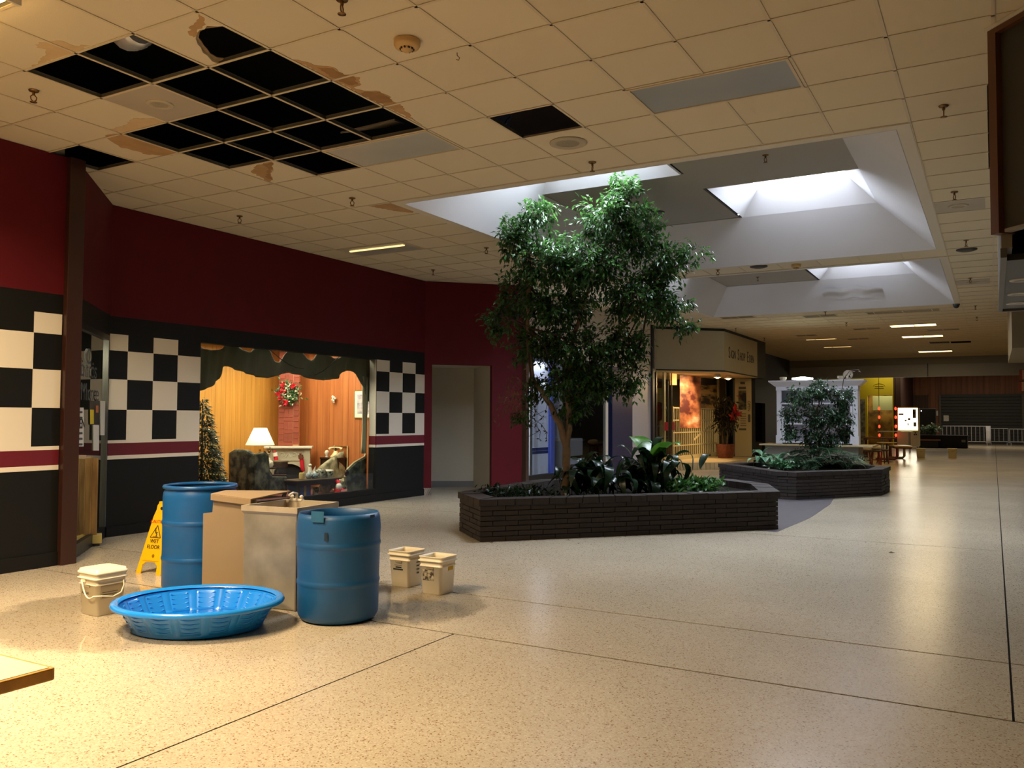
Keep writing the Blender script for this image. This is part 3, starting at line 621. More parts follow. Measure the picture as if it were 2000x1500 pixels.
for k in range(NP):
    a = 2*pi*(k+.5)/NP; m = MB()
    for j in range(4):
        z = .055+.03*j
        for sgn, rr in ((1, .424+.075*(z-.03)/.135), (-1, .434+.075*(z-.03)/.13)):
            r_ = rr*(1-.018*1.0) if sgn < 0 else rr*1.014
            m.tube([((r_+.002*-sgn)*cos(a+t*.024), (r_-.002*sgn)*sin(a+t*.024), z-.011*(1-(t/5.)**2)) for t in range(-5, 6)], .006, 5)
    m.build('wave_moulding', POOLM, pool)
MB().lathe([(.0, .034), (.432, .034)], 64, cap=(False, False)).build('water_surface', glass('water', (205, 232, 245), .10), pool)

# stained laundry sink
SINKM = M('sink_plastic', (170, 156, 134), .45, noise=(4, .18)); SINKS = M('sink_stained', (126, 120, 108), .5, noise=(5, .32))
zt = .75; tL, tR = back(FL(473, 1186), .06), back(FL(577, 1198), .06); tc = [tL, tR, None, None]; pv = Vector((-(tR-tL).y, (tR-tL).x, 0)).normalized()*.50; tc[2] = tR+pv; tc[3] = tL+pv
tc = [q+Vector((0, 0, zt)) for q in tc]; ctr = sum(tc, Vector())/4; tc = [ctr+(q-ctr)*1.06 for q in tc]
sk = thing('laundry_sink', 'tall stained grey laundry sink with a white rim between the two drums', 'sink', (ctr.x, ctr.y, 0))
loc = [q-Vector((ctr.x, ctr.y, 0)) for q in tc]
def ring(s, z): return [Vector((q.x*s, q.y*s, z)) for q in loc]
def frust(mb, A, B, capA=True, capB=True):
    mb.add(A+B, [(k, (k+1) % 4, (k+1) % 4+4, k+4) for k in range(4)]+([(3, 2, 1, 0)] if capA else [])+([(4, 5, 6, 7)] if capB else [])); return mb
frust(MB(), ring(.94, 0), ring(.95, .69), True, False).build('sink_cabinet', SINKS, sk, bevel=.008)
rm = MB(); A, B, C_, D_ = ring(.955, .69), ring(1.0, .71), ring(1.0, .75), ring(.90, .75)
frust(rm, A, B, False, False); frust(rm, B, C_, False, False); frust(rm, C_, D_, False, False); rm.build('sink_rim', SINKM, sk, bevel=.004)
bs = MB(); frust(bs, ring(.90, .75), ring(.74, .40), False, True); bs.build('sink_basin', SINKM, sk)
e = (loc[1]-loc[0]).normalized(); n_ = (loc[3]-loc[0]).normalized()
MB().bar(loc[1]*.95+Vector((0, 0, .01-.75)), loc[1]*.955+Vector((0, 0, .685-.75)), .012, .012).build('corner_seam', M('seam', (96, 86, 74), .6), sk)
fb = (loc[3]+loc[0]*.0)*.93; fb = loc[3].lerp(loc[2], .22)*.955; fb.z = zt
fc = thing('sink_faucet', None, None); fc.parent = sk; fc.location = fb
MB().bar(-e*.06, e*.06, .04, .02).build('faucet_base', M('chalky_white', (215, 205, 188), .4), fc, bevel=.005)
MB().tube([(0, 0, .01), (0, 0, .05), (-n_*.05)+Vector((0, 0, .06)), (-n_*.10)+Vector((0, 0, .045))], .01, 8).build('spout', MATS['chalky_white'], fc)
for s_ in (-1, 1): MB().ball(e*.045*s_+Vector((0, 0, .025)), .016, 10).build('tap_knob', MATS['chalky_white'], fc)

# tan box with a notch
TAN = M('tan_cardboard', (148, 126, 96), .75, noise=(2.5, .06)); TAN2 = M('tan_edge', (156, 132, 100), .75)
bo = DP(397, 1000, 6.50); bo.z = 0; bx_ = thing('notched_box', 'tan box with a notched front panel behind the sink', 'box', bo, math.atan2(RH.y, RH.x))
zz = lambda py: CAM.z-(py-816)/FPX*6.50
MB().ext([(0, 0, 0), (.35, 0, 0), (.35, 0, zz(980)), (.078, 0, zz(971)), (.070, 0, zz(1004)), (0, 0, zz(1006))], (0, .012, 0)).build('front_panel', TAN, bx_)
MB().bx(.075, .088, .012, .20, 0, zz(976)).bx(.34, .352, .012, .20, 0, zz(980)).bx(.088, .34, .188, .20, 0, zz(976)).build('box_walls', TAN, bx_)
MB().ext([(.062, -.022, zz(980)), (.062, -.022, zz(968)), (.37, -.022, zz(978)), (.37, -.022, zz(990))], (0, .022, 0)).build('front_flange', TAN2, bx_, bevel=.003)
MB().add([(.062, -.02, zz(968)), (.37, -.02, zz(978)), (.60, .26, zz(968)), (.10, .20, zz(966))], [(0, 1, 2, 3)]).build('top_flap', TAN2, bx_, solid=.008)

# wet floor sign
YEL = M('sign_yellow', (240, 186, 8), .4); yp_ = back(FL(318, 1120), .12); wf = thing('wet_floor_sign', 'yellow folding wet floor caution sign beside the tall blue drum', 'sign', yp_, math.atan2(RH.y, RH.x)-.42)
def signpanel(side):
    def pt(x, h): return (x, side*(-.16+.155*h/.62), h)
    P = [(-.15, 0), (-.092, 0), (-.088, .075), (-.05, .105), (.05, .105), (.088, .075), (.092, 0), (.15, 0), (.078, .50), (.058, .56), (.058, .60), (.045, .62), (-.045, .62), (-.058, .60), (-.058, .56), (-.078, .50)]
    return MB().ext([pt(*q) for q in P], (0, side*-.014, 0))
fp = signpanel(1).build('front_panel', YEL, wf, bevel=.003); signpanel(-1).build('back_panel', YEL, wf, bevel=.003)
MB().bx(-.045, .045, -.02, .02, .605, .635).build('hinge', YEL, wf, bevel=.005)
def sp(x, h): return Vector((x, -.16+.155*h/.62-.0155, h))
su = (sp(0, .5)-sp(0, 0)).normalized()
text('CAUTION', .042, INKR, fp, sp(0, .455), (1, 0, 0), su); text('WET', .048, BLK, fp, sp(0, .285), (1, 0, 0), su, ext=.002); text('FLOOR', .048, BLK, fp, sp(0, .235), (1, 0, 0), su, ext=.002)
tri = MB(); Q = [sp(-.062, .318), sp(.062, .318), sp(0, .425)]
for k in range(3): tri.bar(Q[k], Q[(k+1) % 3], .006, .004)
tri.tube([sp(-.012, .385), sp(-.005, .36), sp(.012, .345), sp(.005, .33)], .005, 5).tube([sp(-.005, .36), sp(.02, .362)], .003, 5).ball(sp(-.014, .395), .007, 8).bar(sp(-.03, .326), sp(.03, .326), .003, .003)
tri.build('slip_symbol', BLK, fp); MB().bar(sp(-.1, .115), sp(.1, .115), .002, .004).build('moulded_line', M('yellow_shade', (190, 140, 5), .5), fp)
mm = MB().lathe([(.001, 0), (.016, 0)], 14).build('maker_mark', MATS['yellow_shade'], fp, loc=sp(.02, .16)-Vector((0, .001, 0))); mm.rotation_euler = (radians(76), 0, 0)
mm = MB().lathe([(.014, -.004), (.014, .004)], 12).build('hand_hole', BLK, fp, loc=sp(.005, .575)); mm.rotation_euler = (radians(76), 0, 0)

# square pails
PAIL = M('pail_plastic', (226, 212, 182), .35); PAILB = M('pail_white', (236, 224, 196), .35)
def rsq(w, r, n=5):
    P = []
    for cx, cy, a0 in ((1, 1, 0), (-1, 1, 90), (-1, -1, 180), (1, -1, 270)):
        for k in range(n): a = radians(a0+90*k/(n-1)); P.append((cx*(w/2-r)+r*cos(a), cy*(w/2-r)+r*sin(a)))
    return P
def loft(mb, rings, cap0=True, cap1=False):
    n = len(rings[0][0]); vs = [(x, y, z) for P, z in rings for x, y in P]
    mb.add(vs, [(i*n+k, i*n+(k+1) % n, (i+1)*n+(k+1) % n, (i+1)*n+k) for i in range(len(rings)-1) for k in range(n)], True)
    if cap0: mb.add(vs[:n], [tuple(range(n))[::-1]])
    if cap1: mb.add(vs[-n:], [tuple(range(n))])
    return mb
def pail(loc, rz, label, w0, w1, h, lid, mat):
    t = thing('square_pail', label, 'pail', loc, rz, 'square white pails'); S = lambda w, z: (rsq(w, .025), z); w = lambda z: w0+(w1-w0)*z/h
    R = [S(w0-.01, 0), S(w0, .008), S(w(h*.72), h*.72), S(w(h*.74)+.014, h*.735), S(w(h*.74)+.014, h*.75), S(w(h*.84), h*.76), S(w(h*.84), h*.86), S(w1+.022, h*.868), S(w1+.022, h*.90), S(w1+.004, h*.91), S(w1+.004, h*.97), S(w1+.012, h*.975), S(w1+.012, h)]
    if lid: loft(MB(), R, True, True).build('pail_body', mat, t)
    else:
        R += [S(w1-.004, h), S(w1-.006, h*.9), S(w0-.008, .01)]; loft(MB(), R, True, True).build('pail_body', mat, t)
    if lid:
        loft(MB(), [S(w1+.02, h+.001), S(w1+.022, h+.012), S(w1+.006, h+.016), S(w1+.002, h+.03), S(w1-.02, h+.034)], True, True).build('pail_lid', mat, t)
    MB().box((0, -(w(h*.72)/2+.006), h*.70), w0*.34, .006, .012).build('grip_slot', M('slot_shade', (140, 125, 100), .6), t)
    return t
b = back(FL(199, 1204), .135); p1 = pail(b, -.06, 'lidded white square pail standing left of the blue wading pool', 0.205, .232, .295, True, PAILB)
MB().tube([Vector((-.06+.2*0, -.125, .245))]+[Vector((-.055+.175*t/10., -.125-.0*t, .245)).lerp(Vector((.135, .05, .215)), 0)+Vector((.0, -.012*sin(pi*t/10), -.115*sin(pi*t/10*.75))) for t in range(1, 10)]+[Vector((.128, -.08, .145)), Vector((.132, .0, .13)), Vector((.134, .06, .15)), Vector((.13, .085, .2)), Vector((.122, .085, .235))], .0055, 8).build('bail_handle', PAILB, p1)
MB().box((-.04, -.119, .245), .05, .014, .03).build('handle_boss', PAILB, p1, bevel=.004)
text('A.20OK', .026, BLK, p1, (-.03, -.109, .155), (1, 0, 0), (0, .04, 1), 'pail_stamp')
lb = MB().ext([(.1095, -.08, .12), (.1095, .085, .12), (.1145, .085, .215), (.1145, -.08, .215)], (.001, 0, 0)).build('pail_label', M('pail_label_grey', (170, 156, 130), .6), p1)
for k in range(5): MB().ext([(.1112, -.07, .13+k*.016), (.1112, .03+.01*(k % 3), .13+k*.016), (.1117, .03+.01*(k % 3), .136+k*.016), (.1117, -.07, .136+k*.016)], (.0015, 0, 0)).build('print_line', M('label_print', (90, 82, 70), .6), lb)
b = back(FL(794, 1148), .125); p2 = pail(b, -.02, 'open square pail standing behind another, right of the cut drum', .19, .222, .30, False, PAIL)
for k, (x, w_, c) in enumerate(((.0, .075, 'label_print'), (.005, .06, 'ink'), (.0, .10, 'ink'))):
    MB().box((x-.01, -.103+.0*k, .18-k*.017), w_, .006, .005 if k == 0 else .01).build('printed_line', MATS[c], p2)
for k in range(4): MB().box((.1035, .02, .20-.03*k), .006, .05-.008*k, .012).build('printed_line', MATS['label_print'], p2)
b = back(FL(855, 1163), .125); p3 = pail(b, .0, 'front square pail with a black picture label and yellow tag, right of the cut drum', .19, .222, .30, False, PAILB)
pl3 = MB().ext([(-.075, -.0985, .10), (.03, -.0985, .10), (.03, -.105, .195), (-.075, -.105, .195)], (0, -.0015, 0)).build('picture_label', blend2('label_pic', (70, 62, 50), (205, 192, 165), 45, .38, .58, .6), p3)
MB().ext([(.1045, -.01, .185), (.1045, .06, .185), (.1075, .06, .215), (.1075, -.01, .215)], (.002, 0, 0)).build('yellow_tag', M('tag_yellow', (214, 170, 20), .6), p3)

# table corner at the lower left
tz = .75; c0 = FL(110, 1303, tz); ex = (FL(0, 1268, tz)-FL(104, 1293, tz)).normalized(); ey = Vector((-ex.y, ex.x, 0)); ey = ey if ey.dot(FL(0, 1325, tz)-c0) > 0 else -ey
tb = thing('laminate_table', 'white laminate table corner with a wooden edge, lower left of the picture', 'table', (c0.x, c0.y, 0))
def tp_(a, b, z): return ex*a+ey*b+Vector((0, 0, z))
W_, D_ = 1.3, .75; OAK = M('oak_edge', (240, 180, 92), .3, noise=(14, .25, (1, 1, 1)))
MB().ext([tp_(.012, .012, tz-.03), tp_(W_-.012, .012, tz-.03), tp_(W_-.012, D_-.012, tz-.03), tp_(.012, D_-.012, tz-.03)], (0, 0, .031)).build('table_top', M('white_laminate', (232, 226, 205), .35), tb, bevel=.001)
MB().ext([tp_(0, .006, tz-.033), tp_(.006, 0, tz-.033), tp_(W_, 0, tz-.033), tp_(W_, .013, tz-.033), tp_(.013, .013, tz-.033), tp_(.013, D_, tz-.033), tp_(0, D_, tz-.033)], (0, 0, .033)).build('wooden_edge', OAK, tb, bevel=.006)
MB().tube([tp_(W_/2, D_/2, .03), tp_(W_/2, D_/2, tz-.03)], .04, 12).build('pedestal', BLK, tb)
MB().bar(tp_(W_/2-.3, D_/2, .015), tp_(W_/2+.3, D_/2, .015), .06, .03).bar(tp_(W_/2, D_/2-.3, .015), tp_(W_/2, D_/2+.3, .015), .06, .03).build('foot', BLK, tb)

# ================================================================== BRICK PLANTERS
BRICK = rnd_tint(M('dark_brick', (38, 28, 23), .75, noise=(22, .2), bump=(40, .3)), .22); MORTAR = M('dark_mortar', (34, 28, 25), .9); SOIL = M('potting_soil', (24, 19, 14), .95, spec=.08, noise=(18, .4), bump=(30, .6))
BL, BH, GAP = .30, .0585, .008
def brickmesh(l, h, d, m=BRICK, j=.0):
    b = MB().bx(.0, l, 0, d, 0, h); return b.mesh('brick', m)
BM = brickmesh(BL-GAP, BH-GAP, .10); BMH = brickmesh(BL/2-GAP, BH-GAP, .10)
def inset(poly, d):
    n = len(poly); out = []
    for k in range(n):
        a, b, c = Vector(poly[k-1]), Vector(poly[k]), Vector(poly[(k+1) % n]); e1 = (b-a).normalized(); e2 = (c-b).normalized()
        n1 = Vector((-e1.y, e1.x)); n2 = Vector((-e2.y, e2.x)); bis = (n1+n2).normalized(); out.append(b+bis*(d/max(.3, bis.dot(n1))))
    return [(q.x, q.y) for q in out]
def planter(label, poly, faces, capfaces, nc=7):
    """poly counter-clockwise seen from above, so that the inside lies to the left"""
    c = Vector((sum(q[0] for q in poly)/len(poly), sum(q[1] for q in poly)/len(poly), 0)); t = thing('brick_planter', label, 'planter', c)
    P = [(q[0]-c.x, q[1]-c.y) for q in poly]; top = nc*BH; IN = inset(P, .03); IN2 = inset(P, .24)
    core = MB()
    for k in range(len(P)):
        a, b, c2, d2_ = IN[k], IN[(k+1) % len(P)], IN2[(k+1) % len(P)], IN2[k]
        core.ext([(a[0], a[1], 0), (b[0], b[1], 0), (c2[0], c2[1], 0), (d2_[0], d2_[1], 0)], (0, 0, top))
    core.build('mortar_core', MORTAR, t)
    MB().prism(IN2, .02, top-.02).build('soil_bed', SOIL, t)
    for k in faces:
        a, b = Vector((*P[k], 0)), Vector((*P[(k+1) % len(P)], 0)); d = (b-a); L_ = d.length; d.normalize(); ang = math.atan2(d.y, d.x); n = int(L_/BL)
        s = L_/n
        nrm = Vector((d.y, -d.x, 0))
        for r_ in range(nc):
            x = 0.; i = 0
            if r_ % 2: inst('brick', BMH, t, a+Vector((0, 0, r_*BH+GAP/2))+nrm*-.10*0, ang, (s/BL, 1, 1)); x = s/2
            while x < L_-.01:
                ln = min(s, L_-x); me = BM if ln > s*.75 else BMH
                off = random.uniform(-.006, .006)
                inst('brick', me, t, a+d*x+Vector((0, 0, r_*BH+GAP/2))+nrm*off, ang, (s/BL, 1, 1)); x += s
    PO = inset(P, -.02); PI_ = inset(P, .23)
    for k in range(len(P)):
        a, b = Vector((*PO[k], top)), Vector((*PO[(k+1) % len(P)], top)); a2, b2 = Vector((*PI_[k], top)), Vector((*PI_[(k+1) % len(P)], top)); n = max(2, int((b-a).length/.21))
        for i in range(n):
            f0, f1 = i/n+(.012/(b-a).length if i else 0), (i+1)/n; q = [a.lerp(b, f0), a.lerp(b, f1), a2.lerp(b2, f1), a2.lerp(b2, f0)]
            MB().ext(q, (0, 0, .075+random.uniform(-.003, .003))).build('cap_brick', BRICK, t)
    return t, top+.02
f0, f1, f2 = FL(897, 1037), FL(938, 1059), FL(1521, 1034)
PL1 = [(f1.x, f1.y), (f2.x, f2.y), (2.0, 8.9), (1.3, 9.6), (.3, 9.4), (-1.15, 8.0), (f0.x, f0.y)]
pA, soilz = planter('near dark brick planter holding the ficus tree', PL1, [0, 6], [0, 6])
g0, g1, g2, g3, g4 = FL(1405, 951), FL(1520, 975), FL(1556, 977), FL(1722, 968), FL(1738, 959)
PL2 = [(g1.x, g1.y), (g2.x, g2.y), (g3.x, g3.y), (g4.x, g4.y), (2.3, 15.5), (.7, 15.75), (g0.x, g0.y)]
pB, soilz2 = planter('farther dark brick planter with ferns, in front of the white hutch', PL2, [6, 0, 1, 2], [], 7)
ol = FL(911, 990, .28); MB().box((0, 0, 0), .04, .004, .05).build('outlet_plate', M('plate_tan', (110, 92, 74), .5), pA, loc=Vector(FL(911, 1000, 0)) - pA.location + Vector((0, -.05, .3)), rz=-.76)
# litter on the floor
lt = M('dry_leaf', (62, 44, 26), .8)
for px, py in ((960, 1060), (1045, 1055), (1110, 1055), (1130, 1062), (1222, 1048), (1243, 1047), (1295, 1047), (1361, 1040)):
    nlf = globals().get('nlf', -1)+1; q = FL(px, py); a = random.uniform(0, 6); tag(MB().add([(-.02, 0, .003), (0, -.01, .008), (.025, 0, .004), (0, .01, .009)], [(0, 1, 2), (0, 2, 3)]).build('fallen_leaf', lt, None, q, a, solid=.001), '%s dry leaf from the left on the floor along the front of the near planter' % ORD[nlf], 'leaf', 'fallen leaves at the planter foot')
q = FL(1741, 1080); tag(MB().add([(-.03, 0, .003), (0, -.016, .012), (.035, 0, .004), (0, .018, .014)], [(0, 1, 2), (0, 2, 3)]).build('fallen_leaf', lt, None, q, .3, solid=.001), 'dark curled scrap lying alone on the open floor at right', 'leaf')

# ================================================================== PLANTS
def leafmat(name, c1, c2, rough=.3, tr=.25):
    m = M(name, c1, rough, spec=.5); nt = m.node_tree; b = nt.nodes['Principled BSDF']
    g = nt.nodes.new('ShaderNodeNewGeometry'); n = nt.nodes.new('ShaderNodeTexNoise'); n.inputs['Scale'].default_value = 9
    nt.links.new(g.outputs['Position'], n.inputs['Vector'])
    r = nt.nodes.new('ShaderNodeValToRGB'); e = r.color_ramp.elements; e[0].position = .35; e[0].color = L3(c1); e[1].position = .65; e[1].color = L3(c2)
    nt.links.new(n.outputs[0], r.inputs[0]); nt.links.new(r.outputs[0], b.inputs['Base Color'])
    o = nt.nodes['Material Output']; t = nt.nodes.new('ShaderNodeBsdfTranslucent'); nt.links.new(r.outputs[0], t.inputs[0])
    mx = nt.nodes.new('ShaderNodeMixShader'); mx.inputs[0].default_value = tr; nt.links.new(b.outputs[0], mx.inputs[1]); nt.links.new(t.outputs[0], mx.inputs[2]); nt.links.new(mx.outputs[0], o.inputs[0])
    return m
LEAF = leafmat('ficus_leaf', (30, 54, 28), (70, 110, 50), .26, .45); LEAFD = leafmat('broad_leaf', (14, 34, 20), (32, 60, 34), .3, .2); LEAFV = leafmat('ivy_leaf', (48, 96, 40), (90, 140, 66), .35, .25); LEAFDRY = leafmat('dry_foliage', (84, 60, 40), (112, 84, 54), .7, .2); LEAFF = leafmat('fern_leaf', (36, 66, 44), (70, 100, 66), .4, .2); LEAFP = leafmat('pale_leaf', (70, 116, 84), (150, 186, 150), .35, .2)
BARK = M('ficus_bark', (112, 92, 70), .8, noise=(14, .2), bump=(30, .4)); TWIG = M('twig', (58, 42, 28), .8)
def leaf(mb, p, d, up, l, w, curl=.15):
    d = d.normalized(); s = d.cross(up); s = s.normalized() if s.length > 1e-4 else d.orthogonal().normalized(); n = s.cross(d)
    a = p+d*l*.42; 
    mb.add([p, a+s*w/2+n*curl*w, p+d*l-n*curl*l*.5, a-s*w/2+n*curl*w, a-n*0], [(0, 4, 1), (1, 4, 2), (0, 3, 4), (3, 2, 4)], False)
def rv(s=1.): return Vector((random.gauss(0, s), random.gauss(0, s), random.gauss(0, s)))
def ficus(root, blobs, trunkpts, nleaf, depth_c, llen, mat, thick=1.):
    """trunks follow trunkpts (world paths); each blob (centre, rx, rz, rdepth, weight) gets branches and drooping leaves"""
    o = root.location
    for path, r0, r1 in trunkpts:
        n = len(path); pts = []
        for i in range(n-1):
            for t in range(4): pts.append(Vector(path[i]).lerp(Vector(path[i+1]), t/4)+rv(.006))
        pts.append(Vector(path[-1])); m = len(pts)
        MB().tube([q-o for q in pts], [r0+(r1-r0)*k/(m-1) for k in range(m)], 9).build('trunk', BARK, root)
    br = MB(); fo = MB(); tot = sum(b[4] for b in blobs)
    stem_tips = [Vector(p_[0][-1]) for p_ in trunkpts]+[Vector(p_[0][-2]) for p_ in trunkpts]
    for (c, rx, rz, rd, wgt) in blobs:
        c = Vector(c); near = min(stem_tips, key=lambda q: (q-c).length)
        mid = near.lerp(c, .5)+rv(.05); br.tube([near-o, mid-o, c-o], [.018*thick, .012*thick, .007*thick], 6)
        nl = int(nleaf*wgt/tot); per = 22
        for k in range(max(1, nl//per)):
            while True:
                v = Vector((random.uniform(-1, 1), random.uniform(-1, 1), random.uniform(-1, 1)))
                if v.length < 1: break
            if random.random() < .6: v = v.normalized()*random.uniform(.72, 1.04)
            tip = c+RH*v.x*rx+H2*v.y*rd+Vector((0, 0, v.z*rz)); 
            s0 = c.lerp(tip, .35)+rv(.03); m1 = s0.lerp(tip, .6)+Vector((0, 0, .05)); br.tube([s0-o, m1-o, tip-o], [.005*thick, .003*thick, .0015*thick], 4, False)
            for j in range(per):
                f = random.uniform(.1, 1); q = (s0.lerp(m1, f*1.6) if f < .6 else m1.lerp(tip, (f-.6)/.4))+rv(.035)
                d = (tip-s0).normalized()*.7+rv(.55)+Vector((0, 0, -.45)); leaf(fo, q-o, d, Vector((0, 0, 1))+rv(.25), llen*random.uniform(.7, 1.2), llen*random.uniform(.38, .5))
    br.build('branches', TWIG, root)['kind'] = 'stuff'; f = fo.build('foliage', mat, root, fix=False); f['kind'] = 'stuff'; return f
TD = 10.87
def tw(px, py, dd=0): return DP(px, py, TD+dd)
base = FL(1105, 966, soilz); base = Vector((base.x, base.y, soilz-.03)); fi = thing('ficus_tree', 'tall ficus tree in the near brick planter, crown lit from the skylight', 'tree', base)
TD = (base-CAM).dot(CF)
def mb_(px, py, rx, rz, w, dd=0, rd=None): return (tw(px, py, dd), rx/FPX*TD, rz/FPX*TD, (rd or min(rx, 85))/FPX*TD, w)
blobs = [mb_(1215, 385, 42, 50, .5, -.25, 40), mb_(1180, 430, 75, 55, .9, -.2, 70), mb_(1060, 425, 50, 38, .4, -.2, 40), mb_(1010, 470, 40, 55, .55, -.1), mb_(1060, 510, 75, 60, 1.2, -.2), mb_(1150, 520, 95, 65, 1.7, -.15), mb_(1250, 470, 60, 60, .9, 0, 60), mb_(1300, 520, 62, 60, .75, 0, 60), mb_(1345, 500, 45, 22, .18), mb_(1240, 580, 85, 60, 1.3, 0), mb_(1310, 600, 58, 42, .55, .1), mb_(1090, 600, 95, 60, 1.5, .1), mb_(1000, 580, 42, 50, .35, .1), mb_(975, 640, 45, 40, .32, .1), mb_(1040, 680, 60, 45, .6, .1), mb_(1130, 680, 85, 55, 1.2, 0), mb_(1215, 680, 62, 50, .8, .1), mb_(1165, 745, 65, 45, .75), mb_(1090, 750, 50, 40, .5, -.1), mb_(1230, 740, 36, 45, .3), mb_(1040, 770, 32, 30, .16), mb_(1120, 800, 45, 30, .3), mb_(1050, 400, 20, 18, .08), mb_(1255, 420, 32, 22, .15), mb_(985, 430, 12, 20, .04), mb_(1340, 640, 25, 25, .1), mb_(1020, 815, 25, 20, .08)]
trunks = [([base, tw(1108, 880), tw(1098, 840), tw(1075, 790), tw(1040, 740), tw(1030, 640), tw(1035, 560)], .055, .02), ([tw(1104, 890), tw(1112, 840), tw(1108, 760), tw(1120, 660), tw(1150, 560), tw(1190, 470), tw(1212, 400)], .045, .010), ([tw(1112, 800, .02), tw(1150, 720, .05), tw(1215, 640, .1), tw(1270, 570, .05), tw(1300, 530)], .028, .008), ([tw(1032, 650), tw(1030, 560), tw(1020, 500), tw(1010, 470)], .022, .008)]
ficus(fi, blobs, trunks, 25000, TD, .078, LEAF)
dry = MB(); 
for k in range(190):
    q = tw(random.gauss(1003, 14), random.gauss(775, 26), -.1+random.gauss(0, .1)); leaf(dry, q-base, rv(.6)+Vector((0, 0, -.8)), rv(1), .06, .018)
dry.build('dry_foliage', LEAFDRY, fi, fix=False)['kind'] = 'stuff'
vn = MB()
for x0 in (1042, 1055, 1066):
    pts = [tw(x0, 735, -.2)]
    for k in range(9): pts.append(tw(x0+random.gauss(0, 9), 745+k*14, -.2))
    vn.tube([q-base for q in pts], .004, 4, False)
    for q in pts[2:]: 
        for s_ in range(3): leaf(vn, q-base, rv(.6)+Vector((0, 0, -.5)), rv(1), .05, .02)
vn.build('bare_twigs', TWIG, fi)['kind'] = 'stuff'

# broad-leaved plant, leaves built one by one
def bigleaf(l, w, droop, fold=.22):
    P = []; n = 8
    for i in range(n+1):
        t = i/n; wd = w*(sin(pi*min(1, t**.8))**.85)/2+.002; x = l*t*cos(droop*t*.9); z = l*t*.75*sin(1.0)-l*droop*.75*t*t
        P.append([(x, s_*wd, z+abs(s_)*wd*fold) for s_ in (-1, -.5, 0, .5, 1)])
    return MB().grid(P)
VAR = [bigleaf(*a).mesh('broad_leaf', LEAFD) for a in ((.50, .10, .95), (.60, .11, 1.2), (.42, .09, .8), (.66, .11, 1.4), (.36, .08, 1.25))]
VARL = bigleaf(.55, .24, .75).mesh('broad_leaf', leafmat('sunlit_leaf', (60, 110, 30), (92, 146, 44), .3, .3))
bp = FL(1272, 962, soilz); bp.z = soilz-.02; bl = thing('broadleaf_plant', 'big broad-leaved plant with drooping strap leaves at the right of the ficus', 'plant', bp)
random.seed(21)
for k in range(110):
    a = random.uniform(0, 2*pi); o = inst('leaf', VAR[k % 5], bl, RH*random.gauss(.0, .2)+H2*random.gauss(0, .1)+Vector((0, 0, random.uniform(0, .44))), a, (random.uniform(.8, 1.3),)*3)
    o.rotation_euler = (random.gauss(0, .25), random.gauss(-.32, .35), a); MB().tube([Vector((random.gauss(0, .04), random.gauss(0, .04), 0)), o.location], .006, 5).build('leaf_stalk', LEAFD, bl) if k % 4 == 0 else None
for a, ry in ((2.6, -.5), (-.4, -.35)):
    o = inst('leaf', VARL, bl, (0, 0, .42), a, (1.3,)*3); o.rotation_euler = (0, ry, a)
bp2 = FL(1150, 964, soilz); bp2.z = soilz-.02; b2 = thing('broadleaf_plant', 'dark leafy clump of undergrowth at the foot of the ficus trunk', 'plant', bp2)
for k in range(95):
    a = random.uniform(0, 2*pi); lo = Vector((0, 0, random.uniform(0, .28)))+RH*random.gauss(.02, .17)+H2*random.gauss(0, .14); o = inst('leaf', VAR[k % 5], b2, lo, a, (random.uniform(.7, 1.25),)*3); o.rotation_euler = (random.gauss(0, .3), random.gauss(-.5, .4), a)
    if k % 5 == 0: MB().tube([Vector((lo.x, lo.y, 0)), lo], .005, 5).build('leaf_stalk', LEAFD, b2)
def ground(name, label, pts, n, l, mat, spread, h, z=None):
    z = soilz if z is None else z; c = FL(*pts[len(pts)//2], z); c.z = z-.015; t = thing(name, label, 'plant', c); m = MB()
    for k in range(n):
        q = FL(*random.choice(pts), z)+Vector((random.gauss(0, spread), random.gauss(0, spread), random.uniform(0, h)))
        leaf(m, q-c, rv(.7)+Vector((0, 0, .3)), Vector((0, 0, 1))+rv(.4), l*random.uniform(.6, 1.2), l*random.uniform(.4, .6))
        if k % 6 == 0: m.tube([Vector(((q-c).x, (q-c).y, 0)), q-c], .003, 4, False)
    o = m.build('foliage', mat, t, fix=False); o['kind'] = 'stuff'; return t
ground('trailing_ivy', 'light green trailing ivy at the right end of the near planter', [(1310, 962), (1340, 958), (1365, 960), (1390, 960), (1330, 965)], 480, .10, LEAFV, .10, .16)
ground('ground_cover', 'low dark ground cover along the left of the near planter', [(970, 968), (1000, 970), (1035, 968), (1070, 970), (1010, 972)], 330, .08, LEAFD, .12, .10)
sd = FL(955, 966, soilz); sd.z = soilz-.02; s_ = thing('seedling_plant', 'small upright seedling at the left corner of the near planter', 'plant', sd); MB().tube([(0, 0, 0), (.01, 0, .07), (0, .01, .15)], .006, 5).build('stem', LEAFV, s_)
for k in range(8): o = inst('leaf', VAR[4], s_, (0, 0, .04+.014*k), k*2.4, (.32,)*3)

